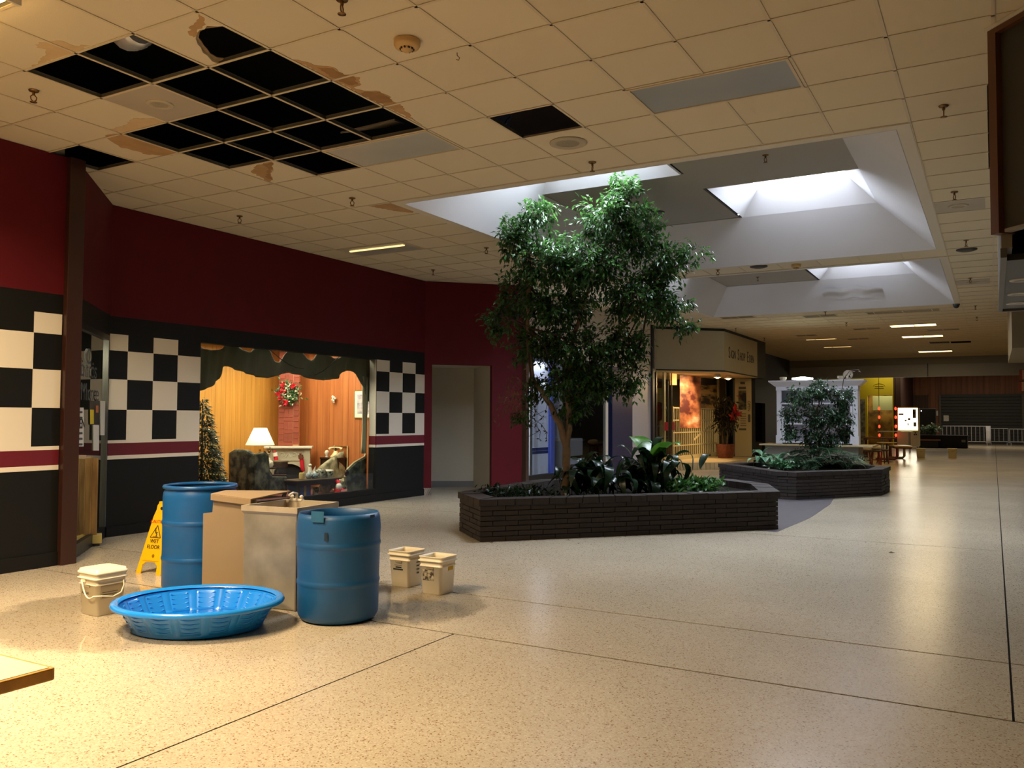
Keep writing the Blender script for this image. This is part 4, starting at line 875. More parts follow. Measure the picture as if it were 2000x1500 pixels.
# farther planter: small ficus, palms and ferns, variegated plants
z2 = soilz2
b2_ = FL(1598, 911, z2); b2_.z = z2-.02; f2_ = thing('ficus_tree', 'small bushy ficus in the farther planter before the white hutch', 'tree', b2_)
TD = (b2_-CAM).dot(CF)
bl2 = [mb_(1600, 765, 34, 24, .8), mb_(1562, 782, 34, 24, .6), mb_(1648, 778, 24, 20, .4), mb_(1545, 812, 26, 18, .4), mb_(1600, 815, 40, 28, 1.1), mb_(1645, 820, 26, 28, .7), mb_(1650, 848, 16, 20, .35), mb_(1590, 850, 28, 20, .5), mb_(1545, 845, 18, 16, .3), mb_(1590, 872, 34, 18, .6), mb_(1625, 862, 24, 20, .4)]
ficus(f2_, bl2, [([b2_, tw(1598, 875), tw(1595, 820), tw(1600, 780)], .03, .01), ([tw(1598, 865), tw(1620, 830), tw(1640, 800)], .02, .008)], 6600, TD, .08, leafmat('ficus_leaf_dark', (28, 54, 34), (64, 96, 62), .28, .2), .7)
tg = MB(); tg.tube([tw(1643, 770)-b2_, tw(1648, 740)-b2_, tw(1660, 724)-b2_, tw(1678, 722)-b2_], .008, 5)
for k in range(12): leaf(tg, tw(1650+k*2.4, 736-k*1.1)-b2_, rv(.8), rv(1), .09, .03)
tg.build('top_twig', TWIG, f2_)['kind'] = 'stuff'
def frondmesh(l, droop, n=15):
    m = MB(); pts = [Vector((l*t/n*cos(droop*t/n*.6), 0, l*.8*(t/n)-l*droop*.75*(t/n)**2)) for t in range(n+1)]; m.tube(pts, .004, 4, False)
    for i in range(2, n+1):
        w = .16*l*sin(pi*(i/(n+1))**.8)+.02
        for s_ in (-1, 1): leaf(m, pts[i], Vector((.45, s_, -.15)), Vector((0, 0, 1)), w*1.25, .028)
    return m.mesh('frond', LEAFF)
FR = [frondmesh(.62, 1.1), frondmesh(.5, 1.35), frondmesh(.75, 1.25)]
def fern(px, py, n, label, s, z=z2):
    c = FL(px, py, z); c.z = z-.02; t = thing('fern_plant', label, 'fern', c)
    for k in range(n): a = 2*pi*k/n+random.uniform(-.3, .3); o = inst('frond', FR[k % 3], t, (0, 0, .02), a, (s*random.uniform(.8, 1.15),)*3); o.rotation_euler = (random.gauss(0, .15), random.gauss(-.1, .25), a)
    return t
fern(1592, 911, 16, 'large arching fern at the foot of the small ficus', 1.6); fern(1640, 911, 12, 'grey-green fern at the right end of the farther planter', 1.35); fern(1562, 912, 10, 'fern left of the large arching fern in the farther planter', 1.1); fern(1655, 913, 9, 'low fern hanging over the front of the farther planter, right end', .75)
PV = [bigleaf(.34, .13, .9).mesh('pale_leaf', LEAFP), bigleaf(.28, .11, 1.2).mesh('pale_leaf', LEAFP)]
def pale(px, py, n, label, s=1.):
    c = FL(px, py, z2); c.z = z2-.02; t = thing('variegated_plant', label, 'plant', c)
    for k in range(n): a = 2*pi*k/n*1.62; o = inst('leaf', PV[k % 2], t, (0, 0, .01*k*s), a, (s*random.uniform(.8, 1.2),)*3); o.rotation_euler = (0, random.gauss(-.35, .25), a)
pale(1490, 910, 16, 'pale variegated plant, leftmost in the farther planter', 1.35); pale(1522, 911, 14, 'pale variegated plant beside the ferns, second from the left', 1.2)
ground('trailing_ivy', 'green trailing ivy spilling over the front of the farther planter', [(1518, 914), (1527, 914), (1537, 914)], 160, .11, leafmat('ivy_dark', (36, 74, 44), (70, 116, 70), .35, .2), .10, .12, z2)
hv = thing('hanging_vine', 'withered stem hanging down the front face of the farther planter', 'vine', FL(1520, 905, z2+.05)); MB().tube([(0, -.1, .05), (0, -.22, 0), (.01, -.25, -.15), (-.01, -.27, -.36)], .014, 6).build('vine_stem', M('vine', (92, 84, 66), .8), hv)
# ================================================================== DISPLAY ROOM BEHIND THE WINDOW
ZF = .14; XB = -6.45; YR = 7.92
def planks(name, c1, c2): 
    m = blend2(name, c1, c2, 2.2, .3, .7, .45, 5, (6, 6, .35)); return rnd_tint(m, .05)
GOLD = planks('golden_panelling', (192, 132, 52), (214, 156, 70)); ORNG = planks('orange_panelling', (170, 96, 48), (198, 122, 66))
dr_ = MB().bx(XB-.1, XB-.02, 3.4, YR+.1, 0, 2.9).build('wall_display_back', DARKGREY); struct(dr_); dr2 = MB().bx(XB, XW-.15, YR+.02, YR+.1, 0, 2.9).build('wall_display_right', DARKGREY); struct(dr2); struct(MB().bx(XB-.1, XW-.15, 3.3, 3.4, 0, 2.9).build('wall_display_left', DARKGREY))
MB().bx(XB-.1, XW-.15, 3.4, YR+.1, ZF-.14, ZF).build('floor_display', M('display_carpet', (96, 40, 34), .9, noise=(30, .2)))['kind'] = 'structure'
MB().bx(XB-.1, XW-.15, 3.4, YR+.1, 2.62, 2.7).build('ceiling_display', CREAM)['kind'] = 'structure'
MB().bx(XW-.155, XW-.15, 3.4, WY0, 0, 2.7).bx(XW-.155, XW-.15, WY1+.1, YR+.1, 0, 2.7).build('wall_display_front', CREAM)['kind'] = 'structure'
y = 3.4; k = 0
while y < YR-.02:
    w = (.10, .14, .075, .12)[k % 4]; MB().bx(XB-.02, XB, y+.002, min(y+w, YR)-.002, ZF, 2.62).build('wall_plank', GOLD, dr_); y += w; k += 1
x = XB; k = 0
while x < XW-.16:
    w = (.20, .13, .16, .10)[k % 4]; MB().bx(x+.002, min(x+w, XW-.15)-.002, YR, YR+.02, ZF, 2.62).build('wall_plank', ORNG, dr2); x += w; k += 1
area('display_light', (-5.1, 6.2, 2.58), 1.3, 2.6, 165, (1, .88, .68)); 
# corner fireplace at 45 degrees
fc_ = Vector((XB+.50, YR-.40, ZF)); fp_ = thing('fireplace', 'cream mock fireplace with scroll panel, in the corner of the display window', 'fireplace', fc_, radians(35))
CRM = M('cream_mantel', (196, 186, 156), .5, noise=(5, .05))
MH = .76; 
MB().bx(-.40, .43, -.14, .06, MH-.04, MH).build('mantel_shelf', M('pale_shelf', (222, 214, 190), .4), fp_, bevel=.006)
MB().bx(-.36, -.26, -.09, .02, 0, MH-.04).bx(.29, .39, -.09, .02, 0, MH-.04).bx(-.26, .29, -.07, .02, .50, MH-.04).build('mantel_frame', CRM, fp_, bevel=.004)
arch = [(-.26, 0), (-.24, 0)]+[(.015-.255*cos(pi*k/14), .28+.17*sin(pi*k/14)) for k in range(15)]+[(.27, 0), (.29, 0), (.29, .50), (-.26, .50)]
MB().ext([(a, -.06, b) for a, b in arch], (0, .07, 0)).build('arch_panel', CRM, fp_)
MB().bx(-.26, .29, .012, .03, 0, .5).build('firebox', BLK, fp_)
sc = MB()
for s_ in (-1, 1):
    sc.tube([(.015+s_*(.10+.045*(1-k/22)*cos(k*.45)), -.072, .605+.045*(1-k/22)*sin(k*.45)) for k in range(22)], .006, 5)
sc.tube([(.015-.04, -.072, .565), (.015, -.072, .64), (.015+.04, -.072, .565)], .006, 5); sc.build('scroll_carving', M('carving', (214, 206, 180), .5), fp_)
BRK = rnd_tint(M('red_brick', (146, 66, 42), .7, noise=(18, .15)), .12)
ch = MB().bx(-.175, .175, -.02, .1, MH, 2.45).build('chimney_breast', M('mortar_pale', (206, 150, 112), .8), fp_)
bmv = MB().bx(.003, .147, -.034, -.02, .003, .062).mesh('brick', BRK); bmh = MB().bx(.003, .07, -.034, -.02, .003, .147).mesh('brick', BRK); bms = MB().bx(.003, .097, -.034, -.02, .003, .095).mesh('brick', BRK)
z = MH+.005; r_ = 0
while z < 2.38:
    inst('brick', bms, ch, (-.175, 0, z)); inst('brick', bms, ch, (.078, 0, z+.03)); z += .098
z = MH+.005; r_ = 0
while z < 2.3:
    inst('brick', bmv, ch, (-.075, 0, z)); inst('brick', bmh, ch, (-.075, 0, z+.066)); inst('brick', bmh, ch, (0, 0, z+.066)); z += .216
def onfp(a, b, c): return fc_+Matrix.Rotation(radians(35), 3, 'Z') @ Vector((a, b, c))
# stockings
REDC = M('stocking_red', (206, 22, 40), .8); WFUR = M('white_fur', (236, 230, 215), .9); BRNF = M('brown_felt', (110, 62, 36), .9)
def stocking(p, label, cuff, mirror=1):
    t = thing('stocking', label, 'stocking', p, radians(35))
    MB().tube([(0, 0, 0), (.01*mirror, 0, -.06), (.02*mirror, 0, -.15), (.03*mirror, 0, -.2), (.045*mirror, 0, -.235)], [.032, .036, .034, .036, .022], 10).build('stocking_leg', REDC, t)
    MB().tube([(-.012*mirror, 0, .05), (0, 0, -.015)], [.042, .044], 10).build('stocking_cuff', cuff, t)
    MB().ball((-.015*mirror, -.01, .065), .022, 8).build('stocking_top', cuff if cuff == BRNF else REDC, t); return t
stocking(onfp(-.19, -.175, .60), 'red stocking with white fur cuff hanging at the left of the mantel', WFUR); stocking(onfp(.25, -.175, .56), 'red stocking with a brown reindeer cuff hanging at the right of the mantel', BRNF)
st = thing('stocking_holder', 'small brass knob holder on the left end of the mantel', 'holder', onfp(-.30, -.16, MH-.09)); MB().ball((0, 0, 0), .028, 10).tube([(0, 0, .02), (0, .02, .08)], .008, 6).build('holder_body', BRASS, st)
# wreath
wr_ = thing('wreath', 'holly wreath with red poinsettias high on the brick chimney', 'wreath', onfp(0, -.07, 1.70), radians(35))
m1, m2, m3 = MB(), MB(), MB(); random.seed(5)
wri = MB().lathe([(.10+.03*cos(a), .03*sin(a)) for a in [2*pi*k/8 for k in range(9)]], 20, cap=(False, False)).build('wreath_ring', TWIG, wr_); wri.rotation_euler = (pi/2, 0, 0)
for k in range(520):
    a = random.uniform(0, 2*pi); q = random.gauss(.13, .045); leaf(m1 if k % 3 else m2, Vector((q*cos(a), random.uniform(-.05, .01), q*sin(a))), rv(.8)+Vector((0, -.5, 0)), rv(1), .065, .034)
m1.build('holly_leaves', leafmat('holly', (30, 80, 40), (80, 130, 70)), wr_, fix=False)['kind'] = 'stuff'; m2.build('cream_leaves', M('cream_leaf', (220, 214, 180), .6), wr_, fix=False)['kind'] = 'stuff'
for a, q in ((2.2, .15), (.9, .14), (2.9, .09), (3.9, .16), (4.5, .18), (3.3, .17)):
    m3 = MB()
    for k in range(9): d = Vector((cos(k*.7), -.5, sin(k*.7))); leaf(m3, Vector((q*cos(a), -.06, q*sin(a))), d, rv(1), .07, .04)
    m3.build('red_poinsettia', REDC, wr_, fix=False)
sco = thing('wall_ornament', 'white flowered ornament hanging on the orange panelling', 'ornament', (YP(655, 779, YR).x, YR-.04, YP(655, 779, YR).z)); 
for k in range(14): a = k*2.4; MB().ball((.045*cos(a)*(k/14), -.01*(k % 3), .05*sin(a)*(k/14)+.07*((k % 5)/5-.4)), .022, 8).build('blossom', M('porcelain', (222, 212, 190), .4), sco)
# framed picture
pa, pb_ = YP(693, 762, YR), YP(693, 817, YR); pic = thing('framed_picture', 'pale framed landscape print on the orange panelling, half hidden by the curtain', 'picture', (pa.x, YR-.005, pb_.z)); pw_, ph = .46, pa.z-pb_.z
MB().bx(0, pw_, -.02, 0, 0, .015).bx(0, pw_, -.02, 0, ph-.015, ph).bx(0, .015, -.02, 0, .015, ph-.015).bx(pw_-.015, pw_, -.02, 0, .015, ph-.015).build('picture_frame', M('gold_frame', (180, 140, 70), .4, .5), pic)
MB().bx(.015, pw_-.015, -.012, -.004, .015, ph-.015).build('picture_mat', M('mat_white', (238, 232, 214), .7), pic)
MB().bx(.075, pw_-.075, -.014, -.012, .08, ph-.08).build('landscape_print', blend2('landscape', (150, 140, 160), (214, 206, 200), 9, .35, .6, .7, 5, (1, 1, 2), c3=(200, 170, 160)), pic)
# curtains
SWAG = M('dark_green_voile', (128, 124, 100), .8, noise=(5, .15, (1, 1, .3))); 
va = thing('swag_valance', 'dark olive swagged curtain across the top of the display window', 'curtain', (XW-.24, WY0, 0))
def curve(pts, x):
    for (a, b), (c, d) in zip(pts, pts[1:]):
        if a <= x <= c: t = (x-a)/(c-a); t = t*t*(3-2*t)*.5+t*.5; return b+(d-b)*t
    return pts[-1][1]
TOP = [(388, 676), (400, 682), (418, 684), (434, 682), (440, 672), (462, 674), (478, 684), (490, 688), (498, 678), (506, 674), (525, 680), (536, 705), (545, 708), (556, 692), (568, 680), (586, 682), (600, 700), (610, 704), (618, 692), (628, 686), (640, 690), (652, 700), (664, 698), (674, 688), (690, 690), (704, 698), (716, 696), (734, 696)]
BOT = [(388, 764), (406, 757), (424, 742), (434, 720), (440, 715), (462, 724), (482, 731), (505, 737), (520, 739), (540, 733), (560, 728), (580, 732), (602, 740), (630, 743), (655, 740), (668, 726), (680, 724), (694, 731), (702, 752), (710, 768), (722, 792), (734, 800)]
edges = [388, 437, 502, 572, 636, 676, 734]
for e0, e1 in zip(edges, edges[1:]):
    P = []; n = 16; m_ = 12
    for j in range(m_+1):
        row = []
        for i in range(n+1):
            px = e0-2+(e1-e0+4)*i/n; t = j/m_; ty, by = curve(TOP, px), curve(BOT, px); q = XP(px, ty+(by-ty)*t, XW-.24)
            row.append((q.x-(XW-.24)+.022*sin(i*1.25+j*.35)*(.3+t*.7)+.04*sin(pi*i/n)*t, q.y-WY0, q.z))
        P.append(row)
    MB().grid(P).build('swag', SWAG, va, solid=.003)
for a, dx in (((520, 676), 0), ((668, 690), 0)):
    P = [XP(a[0]+(16 if a[0] < 600 else -14)*k/1.1, a[1]+44*sin(pi*.5*min(1, k/5)), XW-.20) for k in range(6)]; MB().tube([q-va.location for q in P], .006, 5).build('swag_cord', M('cord', (40, 38, 30), .8), va)
sp_ = thing('side_curtain', 'narrow pale curtain hanging at the right end of the display window', 'curtain', (XW-.22, WY1, 0)); P = []
for j in range(9): P.append([(.03*sin(i*1.6+j*.3), -.12+.03*i, 2.1-1.3*j/8) for i in range(6)])
MB().grid(P).build('curtain_cloth', M('cream_voile', (206, 190, 150), .7), sp_, solid=.003)
# lamp on its table
lp = XP(508, 870, -5.86); ET = thing('end_table', 'small dark end table under the white lamp', 'table', (lp.x, lp.y, ZF)); WALN = M('dark_walnut', (48, 30, 22), .35, noise=(8, .2))
MB().bx(-.24, .24, -.24, .24, .40, .425).build('table_top', WALN, ET, bevel=.005)
for a in (-1, 1):
    for b in (-1, 1): MB().tube([(a*.2, b*.2, 0), (a*.2, b*.2, .40)], [.014, .02], 8).build('leg', WALN, ET)
zt_ = ZF+.425; la = thing('table_lamp', 'table lamp with a white shade and pierced brass base', 'lamp', (lp.x, lp.y, zt_)); zs = XP(508, 869, lp.x).z-zt_; ztop = XP(508, 836, lp.x).z-zt_
MB().lathe([(.07, 0), (.07, .012), (.03, .03), (.05, .08), (.06, .14), (.05, .2), (.022, .25), (.018, .30)], 18).build('lamp_base', M('pierced_brass', (150, 112, 56), .35, .8, noise=(40, .5)), la)
MB().lathe([(.235, zs), (.105, ztop)], 32, cap=(False, False)).build('lamp_shade', M('lit_shade', (250, 240, 215), .7, emit=((255, 240, 200), 1.5)), la, solid=.003)
l_ = bpy.data.lights.new('lamp_bulb', 'POINT'); l_.energy = 5; l_.color = (1, .8, .5); l_.shadow_soft_size = .04; lo = bpy.data.objects.new('lamp_bulb', l_); COL.objects.link(lo); lo.location = (lp.x, lp.y, zt_+(zs+ztop)/2+.02)
gs = thing('gift_basket', 'clear wrapped gift bundle on the end table by the lamp', 'gift', (lp.x+.16, lp.y-.0, zt_)); MB().lathe([(.09, 0), (.11, .05), (.10, .1), (.04, .17), (.02, .19), (.05, .23)], 14, wob=lambda a, z: 1+.12*sin(5*a)).build('wrapping', blend2('gift_wrap', (150, 140, 115), (215, 205, 185), 22), gs)
bxs = thing('brown_tin', 'brown lidded box on the low table between lamp and mantel', 'box', (lp.x+.22, lp.y+.24, zt_-.01)); MB().bx(-.11, .11, -.08, .08, 0, .09).build('box_body', WALN, bxs, bevel=.01); MB().bx(-.115, .115, -.085, .085, .09, .12).build('box_lid', M('tin_lid', (110, 96, 76), .4), bxs, bevel=.008)
# wing chair
FAB = blend2('dark_floral_cloth', (38, 40, 30), (112, 112, 88), 7, .42, .62, .9, 5); FAB2 = blend2('light_floral_cloth', (124, 116, 84), (200, 190, 150), 9, .38, .62, .9, 5)
cp = XP(505, 930, -5.0)-Vector((.43*.8, -.42*.8, 0)); wc_ = thing('wing_chair', 'dark floral wing armchair in front of the golden panelling', 'armchair', (cp.x, cp.y, ZF), -.1); wc_.scale = (.8, .78, .95)
MB().ext([(-.36, -.30, .0), (-.36, -.36, .74), (-.18, -.37, .80), (.18, -.37, .80), (.36, -.36, .74), (.36, -.30, 0)], (0, -.12, 0)).build('chair_back', FAB, wc_, bevel=.04)
wing = [(-.36, .06), (-.36, .48), (-.1, .5), (.0, .62), (-.02, .74), (-.2, .78), (-.40, .74)]
for s_ in (-1, 1):
    MB().ext([(s_*.36, a, b) for a, b in [(-.40, .05), (.36, .05), (.36, .34), (.0, .36), (-.08, .44), (-.10, .70), (-.2, .76), (-.42, .74)]], (s_*.07, 0, 0)).build('chair_wing', FAB, wc_, bevel=.02)
    MB().tube([(s_*.40, .36, .355), (s_*.40, 0, .37), (s_*.40, -.08, .46), (s_*.40, -.11, .70), (s_*.40, -.2, .77)], .018, 8).build('carved_trim', WALN, wc_)
    MB().tube([(s_*.33, .32, -.0), (s_*.36, .36, .06), (s_*.33, .32, .12)], [.02, .025, .03], 8).build('leg', WALN, wc_)
MB().bx(-.34, .34, -.30, .36, .10, .26).build('seat', FAB, wc_, bevel=.03)
# christmas tree
xt = XP(393, 945, -4.95); xm = thing('christmas_tree', 'decorated Christmas tree at the left edge of the display window', 'tree', (xt.x, xt.y, ZF)); ht = 1.52
MB().tube([(0, 0, 0), (0, 0, ht)], [.03, .008], 8).build('trunk', BARK, xm); m1 = MB(); random.seed(9)
for k in range(4600):
    z = ht*(1-(random.random()**.5))*.98+.06; rmax = .36*max(0., 1-z/ht)**.8+.02; a = random.uniform(0, 2*pi); q = rmax*random.uniform(.45, 1.05); p_ = Vector((q*cos(a), q*sin(a), z)); leaf(m1, p_, Vector((cos(a), sin(a), -.25))+rv(.35), rv(.4)+Vector((0, 0, 1)), .085, .024)
m1.build('needles', leafmat('fir_needles', (44, 60, 40), (100, 110, 76), .5, .1), xm, fix=False)['kind'] = 'stuff'; g_ = MB()
for k in range(260): t = k/260; z = ht*(1-t)*.95+.05; rm_ = .37*max(0., 1-z/ht)**.8+.02; a = t*44; g_.ball((rm_*cos(a), rm_*sin(a), z), .011, 6)
g_.build('gold_beads', M('gold_tinsel', (214, 190, 110), .3, .6, emit=((255, 220, 130), .25)), xm)['kind'] = 'stuff'
for k in range(16): a = k*2.4; z = .15+ht*.75*k/16; rm_ = .36*max(0., 1-z/ht)**.8+.03; MB().ball((rm_*cos(a), rm_*sin(a), z), .028, 10).build('bauble', M('bauble_silver', (190, 190, 170), .2, .7), xm)
# settee
sp0 = XP(702, 940, -4.5); se = thing('settee', 'floral settee with a curved wooden back rail, right side of the display window', 'settee', (-4.62, sp0.y, ZF)); ye = YR-.06-sp0.y
P = []
for j in range(8):
    row = []
    for i in range(15): t = i/14; row.append((-.34+.02*sin(pi*t)-.05*(j/7), -.50+(.50+ye)*t, .16+(j/7)*(.30+.22*t-.08*(1-t)**3)))
    P.append(row)
MB().grid(P).build('back_cushion', FAB2, se, solid=.07)
MB().ext([(.10, -.36, .04), (.10, ye, .04), (.10, ye, .66), (.10, .12, .59), (.10, -.15, .5), (.10, -.32, .40), (.10, -.38, .28)], (.06, 0, 0)).build('back_panel', FAB, se, bevel=.02)
MB().tube([(.13, -.38, .28), (.13, -.32, .41), (.13, -.15, .51), (.13, .12, .60), (.13, ye, .67)], .018, 8).build('back_rail', M('pale_rail', (176, 158, 116), .4), se)
MB().bx(-.36, .10, -.42, ye, .08, .22).build('seat', FAB2, se, bevel=.03); MB().tube([(.12, -.36, 0), (.13, -.4, .05), (.12, -.36, .12)], .02, 8).build('leg', WALN, se); MB().ball((.14, -.34, .34), .05, 10, .5, 1.2, 1.4).build('rail_carving', WALN, se)
# side table with the telephone
ph_ = DP(652, 893, 14.7); ot = thing('side_table', 'dark side table holding the ivory telephone by the orange wall', 'table', (ph_.x, ph_.y, ZF)); zt2 = ph_.z-ZF
MB().bx(-.20, .22, -.14, .14, zt2-.03, zt2).build('table_top', WALN, ot, bevel=.006); MB().bx(-.18, .20, -.12, .12, zt2-.20, zt2-.03).build('table_apron', WALN, ot)
for a in (-.18, .2):
    for b in (-.12, .12): MB().tube([(a, b, 0), (a, b, zt2-.03)], .016, 8).build('leg', WALN, ot)
IV = M('ivory_gloss', (226, 206, 150), .3); tl = thing('telephone', 'old-fashioned ivory and brass telephone on the side table', 'telephone', (ph_.x+.04, ph_.y, ph_.z), .45)
MB().lathe([(.085, 0), (.085, .02), (.05, .06), (.03, .10), (.022, .11)], 20, sx=1.1).build('phone_base', IV, tl); MB().tube([(-.11, 0, .14), (-.07, 0, .165), (0, 0, .17), (.07, 0, .165), (.11, 0, .14)], [.03, .016, .014, .016, .03], 10).build('handset', IV, tl); MB().tube([(0, 0, .10), (0, 0, .155)], .018, 8).tube([(-.06, 0, .15), (0, 0, .13), (.06, 0, .15)], .009, 6).build('brass_cradle', BRASS, tl)
fg = thing('rose_ornament', 'small white rose ornament on the left end of the side table', 'ornament', (ph_.x-.16, ph_.y, ph_.z)); MB().lathe([(.03, 0), (.02, .03), (.045, .07), (.03, .11), (.01, .12)], 12, wob=lambda a, z: 1+.15*sin(6*a)).build('ornament_body', MATS['porcelain'], fg)
rc = thing('rail_chair', 'brass rail back of a small chair behind the telephone', 'chair', (ph_.x+.05, ph_.y+.10, ZF)); MB().tube([(-.13, 0, 0), (-.13, 0, zt2+.2)], .012, 8).tube([(.17, 0, 0), (.17, 0, zt2+.2)], .012, 8).build('uprights', IV, rc); MB().tube([(-.13, 0, zt2+.18), (.17, 0, zt2+.18)], .010, 8).build('top_rail', BRASS, rc)
# coffee table and what stands on it
ca, cb_ = XP(565, 936, -4.85), XP(652, 933, -4.75); cc = (ca+cb_)/2; ct = thing('coffee_table', 'dark wooden coffee table with cabriole legs in the display window', 'table', (cc.x, cc.y, ZF), math.atan2((cb_-ca).y, (cb_-ca).x)); hc = cc.z-ZF; hl = (cb_-ca).length/2
MB().bx(-hl, hl, -.2, .2, hc-.025, hc).build('table_top', M('olive_wood', (70, 58, 36), .3, noise=(9, .2)), ct, bevel=.008); MB().bx(-hl+.04, hl-.04, -.17, .17, hc-.09, hc-.025).build('table_apron', WALN, ct)
for a in (-hl+.06, hl-.06):
    for b in (-.15, .15): s_ = 1 if a > 0 else -1; MB().tube([(a+.02*s_, b, 0), (a-.015*s_, b, hc*.35), (a+.02*s_, b, hc*.7), (a, b, hc-.03)], [.016, .014, .024, .026], 8).build('leg', WALN, ct)
def onct(f, dy=0): return Vector((cc.x, cc.y, ZF+hc))+(cb_-ca).normalized()*hl*f+Vector((-(cb_-ca).normalized().y, (cb_-ca).normalized().x, 0))*dy
cn = thing('candle', 'stout yellow candle on the left end of the coffee table', 'candle', onct(-.55, -.05)); MB().lathe([(.045, 0), (.046, .08), (.040, .10)], 14, wob=lambda a, z: 1+.05*sin(7*a)).build('candle_wax', M('wax', (206, 176, 104), .5), cn); MB().tube([(0, 0, .1), (0, 0, .12)], .003, 5).build('wick', BLK, cn)
PORC = M('blue_white_china', (150, 160, 160), .25, noise=(25, .5)); CHIN = blend2('patterned_china', (60, 64, 50), (190, 186, 160), 26, .42, .56, .3)
for f, r_, lab in ((-.15, .055, 'blue and white china sugar bowl on the coffee table, by the candle'), (.1, .06, 'blue and white china teapot in the middle of the coffee table')):
    t = thing('china_pot', lab, 'pot', onct(f)); MB().lathe([(r_*.6, 0), (r_, .03), (r_, .06), (r_*.6, .09)], 18).build('pot_body', PORC, t); MB().lathe([(r_*.62, .09), (r_*.3, .11), (.008, .12)], 14).build('pot_lid', PORC, t)
    MB().tube([(r_*.9, 0, .04), (r_*1.5, 0, .06), (r_*1.7, 0, .09)], [.012, .009, .007], 6).build('spout', PORC, t); MB().tube([(-r_*.9, 0, .03), (-r_*1.5, 0, .04), (-r_*1.4, 0, .075), (-r_*.8, 0, .075)], .006, 6).build('pot_handle', PORC, t)
for f, lab in ((.45, 'patterned lidded tureen on the coffee table'), (.8, 'white-topped patterned tin at the right end of the coffee table')):
    t = thing('lidded_tin', lab, 'tin', onct(f, .04)); MB().lathe([(.075, 0), (.088, .03), (.085, .11)], 20).build('tin_body', CHIN, t); MB().lathe([(.09, .11), (.088, .13), (.05, .145 if f < .6 else .135), (.012, .165 if f < .6 else .137)], 18).build('tin_lid', MATS['porcelain'] if f > .6 else CHIN, t)
an_ = thing('angel_figurine', 'white angel figurine standing behind the teapot near the hearth', 'figurine', onct(.2, .16)); MB().lathe([(.06, 0), (.045, .08), (.025, .16), (.02, .18)], 14, wob=lambda a, z: 1+.08*sin(6*a)).build('robe', MATS['porcelain'], an_); MB().ball((0, 0, .205), .028, 10).build('head', MATS['porcelain'], an_)
for s_ in (-1, 1): MB().ext([(s_*.02, .02, .10), (s_*.09, .03, .20), (s_*.07, .03, .08)], (0, .008, 0)).build('wing', MATS['porcelain'], an_)
bxb = thing('blue_gift_box', 'bright blue gift box with a gold ribbon under the coffee table', 'box', (cc.x-.1, cc.y-.18, ZF)); MB().bx(-.12, .12, -.13, .13, 0, .2).build('box_body', M('gift_blue', (20, 74, 150), .4), bxb); MB().bx(-.122, .122, -.025, .025, 0, .203).build('ribbon', M('gold_ribbon', (190, 156, 80), .4), bxb)
for k, (dy, lab) in enumerate(((.14, 'grey patterned mug under the coffee table, left one'), (.36, 'pale floral cushion under the right end of the coffee table'))):
    t = thing('mug' if k == 0 else 'cushion', lab, 'mug' if k == 0 else 'cushion', (cc.x-.05, cc.y+dy, ZF))
    if k == 0: MB().lathe([(.05, 0), (.055, .12), (.05, .12), (.045, .02)], 14).build('mug_body', CHIN, t); MB().tube([(.05, 0, .03), (.09, 0, .05), (.085, 0, .09), (.05, 0, .1)], .007, 6).build('mug_handle', CHIN, t)
    else: MB().ball((0, 0, .09), .13, 14, 1, .6, .7).build('cushion_body', FAB2, t)
# santa doll
sn = XP(661, 957, -4.55); sd_ = thing('santa_doll', 'small Santa doll with white beard holding a red book on the floor by the settee', 'doll', (sn.x, sn.y, ZF), .6)
MB().lathe([(.07, 0), (.075, .05), (.05, .12), (.03, .14)], 12).build('doll_body', REDC, sd_); MB().ball((0, 0, .17), .04, 12).build('doll_head', M('doll_skin', (226, 180, 150), .6), sd_); MB().ball((.01, -.03, .125), .055, 10, 1, .6, 1.2).build('doll_beard', WFUR, sd_); MB().tube([(0, 0, .185), (-.03, 0, .225), (-.07, 0, .23)], [.042, .028, .012], 10).build('doll_hat', REDC, sd_); MB().ball((-.085, 0, .225), .018, 8).build('hat_bobble', WFUR, sd_); MB().tube([(.05, -.02, .10), (.10, -.07, .06)], [.022, .016], 8).build('doll_arm', REDC, sd_)
MB().ext([(.05, -.10, .01), (.15, -.10, .03), (.15, -.06, .10), (.05, -.06, .08)], (0, -.012, 0)).build('red_book', M('book_red', (120, 24, 24), .5), sd_)
# plank crate behind the entrance glass
qd = ondoor(161, 960, 0); rr_ = Vector((qd.x-CAM.x, qd.y-CAM.y, 0)).normalized(); wp = qd+rr_*.55; wp.z = 0; cr_ = thing('plank_stand', 'tall tan plank stand behind the glass of the shop entrance', 'stand', (wp.x, wp.y, 0), math.atan2(rr_.y, rr_.x)-pi/2); TNW = rnd_tint(blend2('weathered_plank', (150, 112, 62), (206, 164, 100), 4, .35, .7, .6, 5, (5, 5, .5)), .08)
for k in range(5): a = -.15+.06*k; MB().ext([(a+.001, 0, .12), (a+.059, 0, .12), (a+.059, 0, .97+.02*sin(k)), (a+.001, 0, .97+.02*sin(k))], (0, .03, 0)).build('plank', TNW, cr_)
MB().bx(-.20, .2, -.02, .16, .03, .12).build('stand_base', M('pale_yellow_base', (222, 200, 120), .6), cr_); MB().bx(-.18, .18, .0, .14, 0, .03).build('stand_plinth', DARKGREY, cr_); MB().bx(-.14, .14, .03, .06, .90, .95).build('cross_rail', TNW, cr_)
eh = D0.lerp(D1, .5)-dn*1.6
eb = MB().bx(-1.5, 1.5, 0, .1, 0, 2.7).build('wall_entrance_room', M('entry_room', (120, 104, 70), .7), None, (eh.x, eh.y, 0), math.atan2(dd.y, dd.x)); struct(eb)
area('entry_light', (wp.x+.25, wp.y-.4, 2.2), .4, .4, 22, (1, .84, .56), (wp.x, wp.y, .5))
